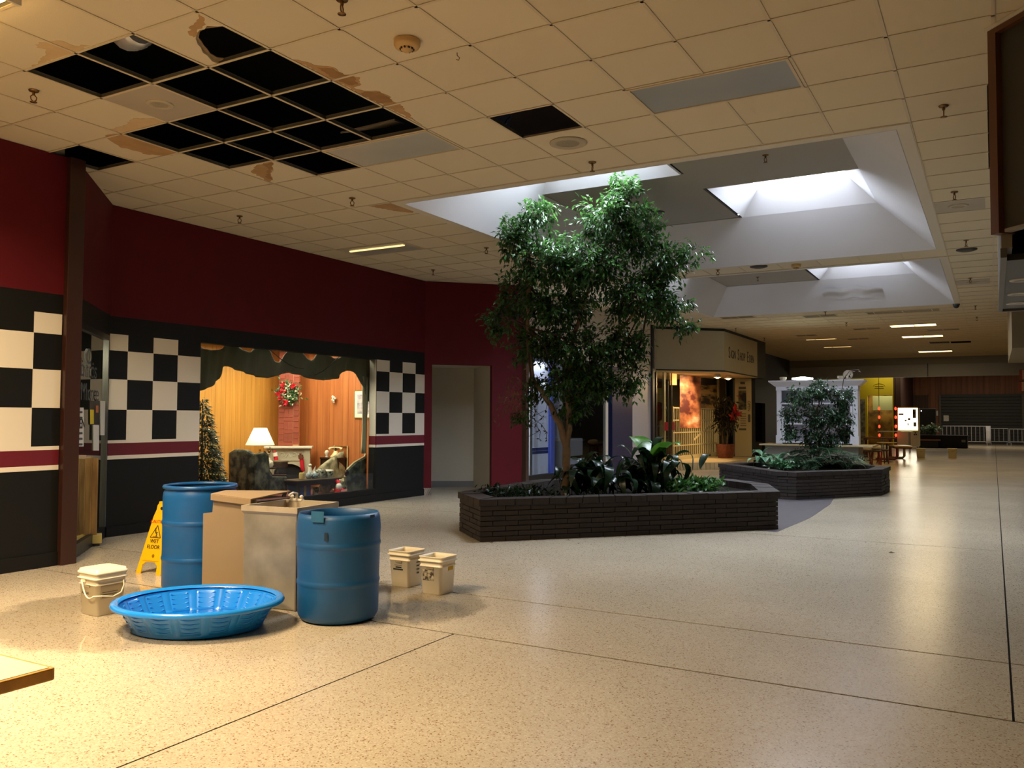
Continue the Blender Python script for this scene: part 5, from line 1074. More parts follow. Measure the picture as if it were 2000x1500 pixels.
# ================================================================== SIGN SHOP
SA, SB, SCn = Vector((-3.1, 18.33, 0)), Vector((-1.64, 19.82, 0)), Vector((-1.64, 23.6, 0)); ZS = 2.715; FZ = .2
ss = MB().ext([(q.x, q.y, ZS) for q in (SB, SCn, SCn+Vector((-.12, 0, 0)), SB+Vector((-.12, .05, 0)))], (0, 0, CZ-ZS)).build('wall_left_sign_shop', CREAM); struct(ss)
struct(MB().ext([(q.x, q.y, ZS) for q in (SA, SB, SB+Vector((-.12, .05, 0)), SA+Vector((-.09, .09, 0)))], (0, 0, CZ-ZS)).build('wall_left_sign_shop_angle', CREAM))
for z0, z1 in ((ZS, ZS+.035), (CZ-.07, CZ)):
    MB().ext([(q.x, q.y, z0) for q in (SA+Vector((.01, -.012, 0)), SB+Vector((.012, -.005, 0)), SCn+Vector((.012, 0, 0)), SCn, SB, SA)], (0, 0, z1-z0)).build('black_trim', BLK, ss)
text_o = SB+Vector((.002, 0, 0))
SGN = M('sign_letters', (34, 28, 24), .5)
def yz(px, py): q = XP(px, py, SB.x); return q
ly = [(1423, 683, 'S', 1), (1430, 685, 'IGN', 0), (1442, 687, 'S', 1), (1447, 689, 'HOP', 0), (1458.5, 692, 'E', 1), (1463, 693, 'DEN', 0)]
q0, q1 = yz(1422, 690), yz(1473, 696); z_ = 3.27; tot = q1.y-q0.y
def glyphw(s, sz): return {'S': .6, 'E': .62, 'IGN': 1.65, 'HOP': 2.0, 'DEN': 2.0}[s]*sz
seq = [('S', .46, 0), ('IGN', .34, 0), ('S', .46, .16), ('HOP', .34, 0), ('E', .46, .16), ('DEN', .34, 0)]; wsum = sum(glyphw(s, z)+g_ for s, z, g_ in seq); f_ = tot/wsum; yy = q0.y
for s, sz, g_ in seq:
    yy += g_*f_; w_ = glyphw(s, sz)*f_; text(s, sz, SGN, ss, (SB.x+.004, yy+w_/2, z_+(.0 if sz > .4 else -.03)), (0, 1, 0), (0, 0, 1), 'sign_lettering', sx=f_*.92); yy += w_
soff = [SA, SB, SCn, Vector((-4.6, 23.6, 0)), Vector((-4.6, 18.33, 0))]
MB().prism([(q.x, q.y) for q in soff], ZS-.01, ZS+.02).build('ceiling_shop', M('soffit_cream', (214, 196, 150), .6))['kind'] = 'structure'
plf = [SA+Vector((0, .02, 0)), SB+Vector((-.02, 0, 0)), SCn+Vector((-.02, -.0, 0)), Vector((-7.5, 23.6, 0)), Vector((-7.5, 18.33, 0))]
MB().prism([(q.x, q.y) for q in plf], .0, FZ).build('floor_shop', M('shop_floor', (206, 186, 140), .35, noise=(3, .06)))['kind'] = 'structure'
for k in range(16): a = SA.lerp(SB, (k+.5)/16); MB().bar((a.x+.004, a.y-.004, .0), (a.x+.004, a.y-.004, FZ-.01), .012, .006).build('step_groove', M('groove', (140, 122, 84), .6), ss)
# storefront: glazed side, door jamb, gate
ga, gb_ = FL(1313, 900, FZ), FL(1399, 890, FZ)
for q_ in ((-6.6, -6.5, 18.4, 24.2), (-6.5, -2.8, 24.1, 24.2), (-6.5, -3.2, 18.36, 18.4)): MB().bx(*q_, FZ, ZS).build('wall_shop_inside', MATS['shop_inside'] if 'shop_inside' in MATS else M('shop_inside', (74, 66, 48), .7, noise=(1.5, .2)))['kind'] = 'structure'
w3 = thing('window_4', None, None); struct(w3, 'sign shop glazing left of the folding gate'); gl = (Vector((-3.12, 18.45, 0)), Vector((ga.x, ga.y, 0)))
gd = (gl[1]-gl[0])
def vplane(mb, a, b, z0, z1, th=.05):
    a = Vector((a.x, a.y, 0)); b = Vector((b.x, b.y, 0)); d = (b-a).normalized(); n = Vector((-d.y, d.x, 0))*th/2; return mb.ext([(q.x, q.y, z0) for q in (a+n, b+n, b-n, a-n)], (0, 0, z1-z0))
def onseg(a, b, px): # point of the segment a-b seen at pixel column px
    d = ray(px, 860); n = Vector((-(b-a).y, (b-a).x, 0)); t = (a-CAM).dot(n)/d.dot(n); q = CAM+d*t; q.z = 0; return q
ALUB = M('bronze_alu', (80, 74, 60), .4, .4)
s0 = Vector((SA.x-.02, SA.y+.06, 0)); s1 = Vector((ga.x, ga.y, 0)); s1e = s0+(s1-s0)*1.0
vplane(MB(), s0, s1e, FZ, ZS, .012).build('glass_pane', GLS, w3)
for px in (1305, 1312): q = onseg(s0, s1, px); MB().tube([(q.x, q.y, FZ), (q.x, q.y, ZS)], .018, 6).build('window_mullion', ALUB, w3)
MB().box((s0.x, s0.y, (FZ+ZS)/2), .05, .05, ZS-FZ).build('window_mullion', ALUB, w3)
# folding gate, pushed half open, bars one by one
GT = M('cream_gate', (214, 200, 150), .45); gt = thing('folding_gate', 'cream folding security gate across the sign shop entrance', 'gate', (ga.x, ga.y, FZ)); gv = Vector((gb_.x-ga.x, gb_.y-ga.y, 0)); hg = 1.52
def gp_(f, z): return gv*f+Vector((0, 0, z))
NB = 22
for k in range(NB+1): MB().bar(gp_(k/NB, .12 if 0 < k < NB else 0), gp_(k/NB, hg if 0 < k < NB else hg+.04), .035 if k % NB else .08, .02, gv).build('gate_bar', GT, gt)
for z, h_ in ((.06, .12), (.42, .03), (.80, .03), (1.16, .03), (hg, .04)): MB().bar(gp_(0, z), gp_(1, z), .02, h_).build('gate_rail', GT, gt)
MB().bar(gp_(.45, .55), gp_(.98, 1.15), .015, .06).build('gate_brace', GT, gt)
MB().bar(gp_(-.16, .0), gp_(-.16, ZS-FZ), .06, .12, gv).build('gate_post', GT, gt); MB().bar(gp_(1.06, 0), gp_(1.06, ZS-FZ), .06, .12, gv).build('gate_post', GT, gt)
# posters behind the gate
inn = Vector((gv.y, -gv.x, 0)).normalized(); inn = inn if inn.dot(Vector((-1, 0, 0))) > 0 else -inn
def hung(name, label, cat, px0, py0, px1, py1, mat, depth_off, subs=None):
    a = ga.copy(); a.z = 0; o = a+inn*depth_off; qs = []
    for px, py in ((px0, py1), (px1, py1), (px1, py0), (px0, py0)):
        d = ray(px, py); t = (o-CAM).dot(inn)/d.dot(inn); qs.append(CAM+d*t)
    t_ = thing(name, label, cat, qs[0]); MB().ext([q-qs[0] for q in qs], inn*.01).build('print_sheet', mat, t_); return t_, qs
POST = blend2('banner_print', (84, 26, 26), (214, 140, 96), 3.0, .40, .58, .6, 5, (1, .32, .9), c3=(244, 220, 190))
hung('printed_banner', 'large red and peach printed banner hanging behind the gate', 'banner', 1328, 733, 1369, 836, POST, -.03)
STON = blend2('stone_print', (60, 44, 26), (206, 168, 100), 2.6, .40, .55, .6, 4, (1, .35, 2.4))
hung('printed_banner', 'yellow-brown banner printed with stacked bread-like stones, upper middle of the shop', 'banner', 1369, 752, 1410, 800, STON, .05); hung('dark_board', 'dark board above the stone-patterned banner in the shop', 'board', 1369, 738, 1410, 752, M('shop_board', (46, 42, 36), .6), .05)
hung('lamp_globe_panel', 'amber glowing panel at the upper left inside the shop', 'lamp', 1309, 727, 1322, 752, M('amber_glow', (230, 160, 70), .5, emit=((255, 170, 70), .9)), .02)
hung('poster', 'pale poster with a yellow figure right of the stone banner', 'poster', 1412, 742, 1428, 788, blend2('poster_pic', (206, 198, 150), (120, 112, 66), 2.4, .5, .62), .12)
# things seen through the left glass
for px0, py0, px1, py1, m_, nm, lb_, ct_ in ((1282, 757, 1299, 820, M('green_board', (196, 206, 160), .6), 'slatted_board', 'pale green slatted display board behind the left shop glass', 'board'), (1284, 785, 1298, 822, M('tyre_dark', (34, 32, 28), .7), 'spoked_wheel', 'dark round wheel shape low in the left shop glass', 'wheel')):
    o = Vector((-4.2, 20.0, 0)); d0 = YP((px0+px1)/2, (py0+py1)/2, 20.2); t = thing(nm, lb_, ct_, d0); w_, h_ = (px1-px0)/FPX*24, (py1-py0)/FPX*24
    if 'wheel' in nm: MB().lathe([(h_*.20, -.04), (h_*.5, -.05), (h_*.52, .05), (h_*.2, .04)], 24, cap=(True, True)).build('wheel_disc', m_, t); t.children[0].rotation_euler = (pi/2, 0, 0); t.location.y -= .25; MB().bx(-.03, .03, -.03, .03, FZ-d0.z, -h_*.5).build('wheel_stand', m_, t)
    else:
        for k in range(5): MB().bx(-w_/2, w_/2, 0, .02, -h_/2+k*h_/5+.01, -h_/2+(k+1)*h_/5).build('board_slat', m_, t)
        MB().bx(-.03, .03, .02, .05, FZ-d0.z, h_/2).build('board_post', m_, t)
for px, lab in ((1300, 'red tag stuck on the left shop glass, left one'), (1313.5, 'red tag stuck on the shop glass beside the gate post')):
    q = onseg(s0, s1, px); q.z = CAM.z-(832-816)/FPX*24; tag(MB().box((0, 0, 0), .10, .02, .24).build('red_tag', M('tag_red', (196, 30, 26), .5), None, q+Vector((.03, -.03, 0)), .5), lab, 'tag')
pnb = Vector((-2.35, 23.35, 0))
pn = thing('notice_panel', 'cream panel with posted notices at the right end of the sign shop', 'panel', (XP(1436, 815, -2.4).x, XP(1436, 815, -2.4).y, FZ)); a0 = Vector((0, 0, 0)); pe = YP(1468, 815, pn.location.y+.25)-Vector(pn.location); pe.z = 0; pd = pe.normalized(); pnn = Vector((pd.y, -pd.x, 0)); hh = ZS-FZ-.01
MB().ext([a0, pe, pe-pnn*.08, a0-pnn*.08], (0, 0, hh)).build('panel_board', M('panel_cream', (206, 190, 140), .6), pn)
def pq(f, z): return pe*f+pnn*.006+Vector((0, 0, z))
def pnot(f0, f1, z0, z1, mat, nm): return MB().ext([pq(f0, z0), pq(f1, z0), pq(f1, z1), pq(f0, z1)], pnn*.004).build(nm, mat, pn)
pnot(.2, .68, 1.5, 2.12, blend2('notice_photo', (24, 24, 20), (120, 112, 70), 5, .45, .62, .6), 'photo_notice'); pnot(.22, .66, 2.16, 2.24, MATS['label_print'], 'heading_line'); pnot(.32, .6, 2.32, 2.40, MATS['label_print'], 'heading_line')
for k in range(6): pnot(.3+.02*(k % 2), .66, .98+k*.075, 1.0+k*.075, MATS['label_print'], 'text_line')
pnot(.22, .66, .84, .90, MATS['label_print'], 'text_line')
text('OPEN', .13, BLK, pn, pq(.84, 1.62), (0, 0, -1), pd, 'vertical_sign'); pnot(.78, .92, 1.10, 1.35, MATS['label_print'], 'small_notice')
MB().ext([pe, pe+pd*.12, pe+pd*.12-pnn*.1, pe-pnn*.1], (0, 0, hh)).build('black_jamb', BLK, pn)
# potted plant with red bow
pp = FL(1417, 894, FZ); po = thing('potted_plant', 'dark potted tree with a red bow and copper foil pot at the shop entrance', 'plant', pp)
MB().lathe([(.22, 0), (.27, .15), (.29, .40), (.30, .42), (.26, .41)], 28, wob=lambda a, z: 1+.035*sin(14*a)).build('foil_pot', M('copper_foil', (128, 72, 54), .4, .3, noise=(12, .4)), po); MB().lathe([(.25, .38), (.001, .39)], 20).build('pot_soil', SOIL, po)
for s_ in (-.06, .05): MB().tube([(s_, 0, .38), (s_*1.6, 0, .8), (s_*.8, 0, 1.35)], [.025, .02, .012], 7).build('trunk', BARK, po)
m1 = MB(); random.seed(31)
for k in range(900):
    v = rv(.5); 
    if v.length > 1.25: continue
    leaf(m1, Vector((v.x*.36, v.y*.34, 1.35+v.z*.55)), rv(.6)+Vector((0, 0, -.6)), Vector((0, 0, 1))+rv(.5), .19, .055)
m1.build('foliage', leafmat('shop_plant', (30, 34, 22), (60, 58, 36)), po, fix=False)['kind'] = 'stuff'
bw = MB()
for k in range(26): v = rv(.4); leaf(bw, Vector((.36+v.x*.10, -.26+v.y*.08, 1.45+v.z*.34)), rv(.7)+Vector((0, 0, -.5)), rv(1), .2, .10)
bw.build('red_bow', M('bow_red', (160, 16, 24), .5), po, fix=False)
# spotlights under the soffit
for px, py, lab in ((1401, 733, 'left one of two glowing spotlights under the sign shop fascia'), (1422, 736, 'right one of two glowing spotlights under the sign shop fascia')):
    q = FL(px, py-3, ZS-.01); t = thing('spotlight', lab, 'light', q); MB().lathe([(.06, 0), (.09, -.02), (.11, -.10)], 16, cap=(True, False)).build('spot_housing', WHITE, t); MB().ball((0, 0, -.07), .085, 12, 1, 1, .8).build('spot_bulb', M('spot_glow', (255, 235, 190), .5, emit=((255, 214, 140), 18)), t)
    spot('spot_beam', q+Vector((0, 0, -.2)), ga+Vector((-.1, .6, .9)), 130, (1, .66, .32), 120, .08)
area('shop_interior_light', (-5.2, 21.2, ZS-.08), 1.4, 1.2, 40, (1, .82, .52))
# dark fascia beyond the sign shop
ws2 = MB().bx(-2.85, -2.72, 24.72, 33.8, 2.0, CZ).bx(-2.85, -2.72, 24.72, 27.1, 0, 2.0).bx(-2.85, -2.72, 29.3, 33.8, 0, 2.0).bx(-2.85, -1.64, 23.6, 24.72, 2.715, CZ).build('wall_left_far', M('charcoal_wall', (24, 24, 22), .6)); struct(ws2)
MB().bx(-4.2, -4.1, 27, 29.4, 0, 2.0).build('recess_back', M('recess_olive', (112, 104, 74), .6), ws2)
dc = thing('pale_frame', 'pale framed mirror leaning in the dark shop opening beside the hutch', 'frame', (-3.4, 28.6, .4)); MB().bx(-.03, .03, -.5, .5, .35, .42).bx(-.03, .03, -.5, .5, 1.15, 1.22).bx(-.03, .03, -.5, -.43, .42, 1.15).bx(-.03, .03, .43, .5, .42, 1.15).build('frame_rails', M('pale_wood', (190, 174, 124), .5), dc); MB().bx(-.02, .0, -.43, .43, .42, 1.15).build('dark_glass', BLK, dc); MB().bx(-.2, .2, -.4, .4, -.4, .34).build('frame_stand', DARKGREY, dc)

# ================================================================== WHITE HUTCH ON ITS COUNTER
HY = 19.0; ht_ = thing('display_counter', 'long pale counter table carrying the white hutch behind the farther planter', 'counter', (YP(1597, 868, HY).x, HY, 0)); ca_, cb2 = YP(1484, 868, HY-.25).x-ht_.location.x, YP(1706, 868, HY-.25).x-ht_.location.x; CT = .77
MB().bx(ca_, cb2, -.35, .75, CT-.04, CT).build('counter_top', M('counter_cream', (188, 172, 128), .5), ht_, bevel=.008); MB().bx(ca_+.12, cb2-.35, -.2, .65, 0, CT-.04).build('counter_body', M('counter_grey', (120, 116, 108), .6), ht_)
HW = M('hutch_white', (222, 224, 236), .45); hu = thing('white_hutch', 'large white open-shelved hutch with a crown cornice on the counter', 'hutch', (0, HY, CT)); hx0, hx1 = YP(1517, 800, HY).x, YP(1676, 800, HY).x; hz = YP(1590, 745, HY).z-CT; hc_ = (hx0+hx1)/2; hu.location.x = hc_; hw = (hx1-hx0)/2
MB().bx(-hw, hw, .36, .39, 0, hz-.1).build('back_board', M('hutch_back', (158, 156, 164), .6), hu)
for s_ in (-1, 1): MB().bx(min(s_*hw, s_*(hw-.12)), max(s_*hw, s_*(hw-.12)), -.02, .05, 0, hz-.12).build('pilaster', HW, hu, bevel=.01); MB().bx(min(s_*hw, s_*(hw-.03)), max(s_*hw, s_*(hw-.03)), .05, .36, 0, hz-.12).build('side_panel', HW, hu); MB().bx(min(s_*(hw+.02), s_*(hw-.14)), max(s_*(hw+.02), s_*(hw-.14)), -.04, .05, .0, .22).build('plinth_block', HW, hu, bevel=.006)
for z in (.03, .50, 1.02): MB().bx(-hw+.03, hw-.03, .0, .36, z, z+.035).build('shelf', HW, hu); 
for z in (.065, .535): MB().bx(-hw+.13, -hw+.19, -.0, .03, z, z+.43).bx(hw-.19, hw-.13, 0, .03, z, z+.43).build('shelf_stile', HW, hu)
cz_ = hz-.12
MB().bx(-hw-.01, hw+.01, -.04, .39, cz_-.1, cz_).build('frieze', HW, hu); MB().ext([(-hw-.03, -.05, cz_), (-hw-.2, -.2, cz_+.13), (-hw-.2, -.2, cz_+.16), (-hw-.03, .4, cz_+.16), (-hw-.03, .4, cz_)], (0, 0, 0.0001)) if False else None
co = MB(); A_ = [(-hw-.03, -.05), (hw+.03, -.05), (hw+.03, .40), (-hw-.03, .40)]; B_ = [(-hw-.17, -.19), (hw+.17, -.19), (hw+.17, .42), (-hw-.17, .42)]
co.add([(x, y, cz_) for x, y in A_]+[(x, y, cz_+.12) for x, y in B_]+[(x, y, cz_+.15) for x, y in B_], [(0, 1, 5, 4), (1, 2, 6, 5), (2, 3, 7, 6), (3, 0, 4, 7), (4, 5, 9, 8), (5, 6, 10, 9), (6, 7, 11, 10), (7, 4, 8, 11), (8, 9, 10, 11), (3, 2, 1, 0)]); co.build('cornice', HW, hu)
ctop = CT+cz_+.15; M('cream_china', (206, 196, 176), .4)
for px, r_, lab, nm in ((1530, .09, 'small round white bowl on the left end of the hutch cornice', 'bowl'), (1642, .08, 'white cup on top of the hutch near its right end', 'cup'), (1657, .12, 'pale round plate leaning on top of the hutch, right', 'plate')):
    x = YP(px, 740, HY+.05).x; t = thing(nm, lab, nm, (x, HY+.02, ctop))
    if nm == 'plate': MB().lathe([(.05, 0), (r_, .02), (r_, .03), (.05, .012)], 20).build('plate_disc', MATS['cream_china'], t); t.rotation_euler = (radians(80), 0, 0); t.location.z += r_
    else: MB().lathe([(r_*.6, 0), (r_, .05), (r_, .10), (r_*.9, .10), (r_*.5, .02)], 18).build('vessel', MATS['cream_china'], t)
x = YP(1568, 738, HY+.15).x; t = thing('hutch_lamp', 'glowing flat lamp on top of the white hutch', 'lamp', (x, HY+.1, ctop)); MB().lathe([(.26, .03), (.26, .07), (.05, .10)], 24, cap=(True, False)).build('lamp_shade', M('hutch_glow', (255, 255, 240), .5, emit=((240, 255, 235), 5)), t); MB().lathe([(.1, 0), (.1, .015), (.02, .03)], 16).build('lamp_foot', ALU, t)

# ================================================================== FAR HALL
hd = MB().bx(-3.0, 9.5, 34.2, 34.5, 3.13, 3.62).build('trim_4', M('grey_header', (150, 150, 152), .6)); struct(hd); struct(MB().bx(-9, 9.5, 34.5, 53.2, 4.4, 4.5).build('ceiling_far', M('far_ceiling', (150, 136, 104), .8))); MB().bx(-3.0, 9.5, 34.3, 34.5, 3.62, CZ).build('header_top', M('header_pale', (150, 146, 128), .6), hd)
q = YP(1812, 720, 34.15); MB().bx(q.x-.02, q.x+.01, 34.18, 34.2, 3.13, 3.66).build('header_joint', DARKGREY, hd)
wf_ = MB().bx(-9, 9.5, 53, 53.2, 0, 4.4).build('wall_far', rnd_tint(blend2('wood_panelling', (84, 46, 26), (112, 64, 34), 1.4, .3, .7, .5, 4, (3, 1, .2)), .0)); struct(wf_)
WPM = rnd_tint(blend2('wood_panel', (110, 60, 28), (146, 86, 42), 1.4, .3, .7, .5, 4, (3, 1, .2)), .08)
for k in range(28): x = -.4+k*.28; MB().bx(x+.008, x+.272, 52.975, 53, 0, 4.4).build('wall_panel', WPM, wf_)
ro = thing('roller_shutter', 'wide dark roller shutter closing the shop at the far end', 'shutter', (0, 52.9, 0)); x0, x1 = YP(1838, 800, 52.9).x, YP(1996, 800, 52.9).x; ztp = YP(1900, 770, 52.9).z
ns = 16
for k in range(ns): MB().bx(x0, x1, -.04, 0, ztp*k/ns+.01, ztp*(k+1)/ns-.01).build('shutter_slat', M('shutter_slat', (44, 44, 42), .5) if k == 0 else MATS['shutter_slat'], ro)
MB().bx(x0-.1, x0, -.05, .02, 0, ztp).bx(x1, x1+.15, -.05, .02, 0, ztp).build('shutter_rail', M('shutter_rail', (90, 84, 74), .5), ro)
q = YP(1848, 817, 52.85); tag(MB().box((0, 0, 0), .28, .02, .34).build('shutter_notice', PAPER, None, q), 'white paper notice taped on the left of the roller shutter', 'notice')
q = YP(1829, 807, 52.98); tag(MB().box((0, 0, 0), .18, .02, .3).build('wall_notice', PAPER, None, q), 'small white notice on the wood panelling beside the black cabinet', 'notice')
gr = thing('louvred_door', 'brown louvred door in the far wood panelling above the lit machine', 'door', (0, 52.97, 0)); x0, x1 = YP(1777, 790, 52.9).x, YP(1813, 790, 52.9).x; zt_ = YP(1795, 772, 52.9).z
for k in range(12): MB().bx(x0+(x1-x0)*k/12+.01, x0+(x1-x0)*(k+1)/12-.01, -.03, 0, .3, zt_).build('door_slat', M('door_brown', (70, 52, 34), .6) if k == 0 else MATS['door_brown'], gr)
MB().bx(x0-.08, x0, -.05, .0, 0, zt_+.08).bx(x1, x1+.08, -.05, .0, 0, zt_+.08).build('door_jamb', M('door_tan', (112, 74, 40), .6), gr)
# yellow shop
yw = MB(); xa, xb = YP(1600, 790, 45).x, YP(1745, 790, 45).x; za = YP(1715, 772, 45).z; xd0, xd1 = YP(1694, 800, 45).x, YP(1743, 800, 45).x
yw.bx(xa, xb, 45, 45.2, za, 4.4).bx(xa, xd0, 45, 45.2, 0, za).bx(xd1, xb, 45, 45.2, 0, za); yw = yw.build('wall_far_yellow', M('yellow_wall', (206, 186, 24), .6)); struct(yw)
MB().bx(xa, xd0-.1, 44.97, 45, 0, za-.2).build('grey_tile_dado', blend2('grey_marble', (88, 92, 84), (140, 140, 124), 6), yw); MB().bx(xb, xb+.35, 45, 53, 0, 4.4).build('wall_far_return', M('dark_wood', (52, 26, 18), .6))['kind'] = 'structure'
MB().bx(xa-1, xb, 47.5, 47.6, 0, 4).build('wall_shop_back', blend2('shop_scene', (70, 50, 24), (166, 128, 60), 1.6, .38, .62, .6))['kind'] = 'structure'; MB().bx(xd0+.1, xd1-.1, 46.5, 46.6, 1.9, za).build('header_screen', M('pale_green_screen', (150, 160, 130), .6), yw)
q = YP(1717, 755, 44.98); lg = MB(); lg.tube([(q.x+.28*cos(a), 44.985, q.z+.02+.13*sin(a)) for a in [pi*k/10 for k in range(11)]], .012, 5).tube([(q.x-.22, 44.985, q.z-.08), (q.x+.22, 44.985, q.z-.08)], .02, 5).tube([(q.x-.2, 44.985, q.z+.02), (q.x+.2, 44.985, q.z+.02)], .02, 5); lg.build('wall_emblem', M('faded_olive', (150, 134, 24), .6), yw)
area('far_hall_fill', (4, 46, 4.3), 6, 1.5, 170, (1, .85, .62))  # unseen fill added behind the header to brighten the far wood wall
area('yellow_shop_front_light', (.0, 44, 4.2), 1.5, 1, 22, (1, .85, .5), (-.1, 46, 1.5)); area('yellow_shop_light', (-.2, 46.0, 3.6), 1.2, .6, 60, (1, .82, .45))
RLMP = M('red_lamp_glow', (255, 60, 40), .5, emit=((255, 50, 25), 5)); 
for i, px in enumerate((1717, 1749)):
    st_ = thing('red_lamp_string', ('string of four red lamps hanging left of the lit machine', 'string of red lamps right against the lit machine')[i], 'lamps', (YP(px, 800, 41).x, 41, 0)); zs_ = [YP(px, y_, 41).z for y_ in (798, 815, 833, 850)]
    MB().tube([(0, 0, zs_[-1]-.1), (0, 0, 4.4)], .012, 5).build('lamp_cord', BLK, st_)
    for z in zs_: MB().ball((0, 0, z), .048, 10, 1, 1, 1.7).build('red_lamp', RLMP, st_)
# lit machine on casters
xk0, xk1 = YP(1753, 830, 41.5).x, YP(1796, 830, 41.5).x; km = thing('popcorn_machine', 'white lit display machine on casters in the far hall', 'machine', ((xk0+xk1)/2, 41.5, 0)); kw = (xk1-xk0)/2; zk = 2.0; KW = M('machine_cream', (206, 196, 160), .5)
MB().bx(-kw, kw, -.3, .3, .12, .88).build('machine_cabinet', KW, km, bevel=.02); MB().bx(-kw, -kw+.05, -.3, .3, .88, zk).bx(kw-.05, kw, -.3, .3, .88, zk).bx(-kw, kw, -.3, .3, zk-.04, zk).bx(-kw, kw, .26, .3, .88, zk).build('machine_case', KW, km)
MB().bx(-kw+.06, kw-.06, -.24, .24, .92, zk-.06).build('lit_panel', M('lit_panel', (255, 250, 225), .5, emit=((255, 246, 214), 2.2)), km); lit = km
for dx, dz, w_, h_ in ((.28, .55, .14, .42), (.05, .45, .1, .1), (-.1, .4, .08, .07), (-.3, .7, .22, .07), (.28, .75, .10, .08), (.0, .2, .05, .1), (.3, .15, .12, .2)): MB().bx(dx-w_/2, dx+w_/2, -.25, -.242, .92+dz, .92+dz+h_).build('product_shape', M('product_tone', (120, 110, 84), .6) if 'product_tone' not in MATS else MATS['product_tone'], km)
for s_ in (-1, 1): cs_ = MB().lathe([(.05, -.02), (.05, .02)], 12).build('caster', BLK, km, (s_*(kw-.1), -.2, .06)); cs_.rotation_euler = (0, pi/2, 0)
for dx, dz in ((.32, .74), (.28, .66), (.36, .66)): MB().bx(dx-.03, dx+.03, -.31, -.3, dz, dz+.05).build('machine_knob', BLK, km)
area('machine_glow', ((xk0+xk1)/2, 41.1, 1.5), .8, .9, 14, (1, .9, .68), ((xk0+xk1)/2, 38, .6))
# cabinet, planter, bench, plant
bc_ = thing('black_cabinet', 'tall black cabinet right of the lit machine', 'cabinet', (YP(1811, 830, 46).x, 46, 0)); MB().bx(-.42, .42, -.3, .3, 0, 1.98).build('cabinet_body', BLK, bc_, bevel=.02); MB().bx(.36, .38, -.33, -.3, .9, 1.4).build('cabinet_handle', DARKGREY, bc_); MB().ball((-.25, -.31, 1.85), .03, 8).build('indicator_lamp', M('small_white_lamp', (255, 255, 255), .5, emit=((255, 255, 255), 2)), bc_)
P3 = MB(); xa, xb = YP(1797, 860, 44).x, YP(1890, 860, 44).x; pl3_ = thing('long_planter', 'low dark planter box with a bench strip at the far end', 'planter', ((xa+xb)/2, 44, 0)); hw3 = (xb-xa)/2
MB().bx(-hw3, hw3, -.6, .6, 0, .58).build('planter_box', M('planter_black', (20, 18, 17), .7), pl3_); MB().bx(-hw3-.03, hw3+.03, -.63, .63, .58, .63).build('planter_cap', MATS['planter_black'], pl3_); MB().bx(-hw3, -.1, -.95, -.62, .36, .42).build('bench_strip', M('bench_wood', (140, 84, 44), .5), pl3_); MB().bx(-hw3+.1, -.2, -.9, -.66, 0, .36).build('bench_base', BLK, pl3_); q = YP(1883, 857, 43.37); MB().bx(hw3-.25, hw3-.08, -.61, -.6, .30, .42).build('small_plate', GREY, pl3_)
sh = thing('leafy_shrub', 'pale green leafy shrub in the far planter before the black cabinet', 'plant', (YP(1818, 846, 44).x, 44, .62)); m1 = MB()
for k in range(420):
    v = rv(.5)
    if v.length < 1.3: leaf(m1, Vector((v.x*.44, v.y*.3, .30+v.z*.22)), rv(.7), Vector((0, 0, 1))+rv(.5), .15, .08)
m1.tube([(0, 0, 0), (0, 0, .3)], .03, 6); m1.build('foliage', leafmat('shrub_leaf', (80, 110, 80), (140, 166, 130)), sh, fix=False)['kind'] = 'stuff'
# barriers
BAR = M('barrier_steel', (168, 170, 178), .4, .2)
def barrier(px0, px1, py0, py1, yy, label):
    a, b = YP(px0, py0, yy), YP(px1, py0, yy); t = thing('crowd_barrier', label, 'barrier', (a.x, yy, 0)); L_ = b.x-a.x; h_ = a.z
    MB().tube([(0, 0, .12), (0, 0, h_), (L_, 0, h_), (L_, 0, .12)], .03, 8).build('barrier_frame', BAR, t); MB().tube([(0, 0, .2), (L_, 0, .2)], .025, 6).build('bottom_rail', BAR, t); n = max(4, int(L_/.19))
    for k in range(1, n): MB().tube([(L_*k/n, 0, .2), (L_*k/n, 0, h_)], .016, 6).build('barrier_bar', BAR, t)
    for x in (.06, L_-.06): MB().tube([(x, -.3, .01), (x, 0, .14), (x, .3, .01)], .022, 6).build('barrier_foot', BAR, t)
barrier(1841, 1930, 832, 868, 49.6, 'left white crowd barrier before the roller shutter'); barrier(1933, 1969, 837, 866, 50.6, 'middle white crowd barrier before the roller shutter'); barrier(1972, 2012, 838, 866, 50.3, 'right white crowd barrier at the picture edge'); q = YP(1930, 850, 49.2); cl_ = thing('white_cloth', 'white cloth draped over the end of the left crowd barrier', 'cloth', (q.x, 49.55, .05)); MB().grid([[(-.12+.08*i+.02*sin(j), -.07+.02*sin(i*2+j), 1.02-.32*j) for i in range(4)] for j in range(4)]).build('cloth_sheet', M('cloth_white', (200, 200, 208), .8), cl_, solid=.01)
# tables and seats in the far hall
RW = M('redwood_stain', (104, 34, 18), .4, noise=(4, .15)); LW = M('light_tabletop', (196, 170, 104), .35)
pt = YP(1715, 862, 30.5); xa, xb = YP(1680, 855, 30.5).x, YP(1750, 855, 30.5).x
tb2 = thing('picnic_table', 'reddish brown picnic table right of the white hutch', 'table', ((xa+xb)/2, 30.5, 0)); hw4 = (xb-xa)/2
for k in range(4): MB().bx(-hw4, hw4, -.36+k*.18, -.19+k*.18, .70, .74).build('table_plank', RW, tb2)
for s_ in (-1, 1): MB().bx(s_*(hw4-.2)-.04, s_*(hw4-.2)+.04, -.3, .3, .64, .70).build('table_cleat', RW, tb2); MB().tube([(s_*(hw4-.2), -.25, 0), (s_*(hw4-.2), .05, .66)], .04, 6).tube([(s_*(hw4-.2), .25, 0), (s_*(hw4-.2), -.05, .66)], .04, 6).build('leg', RW, tb2)
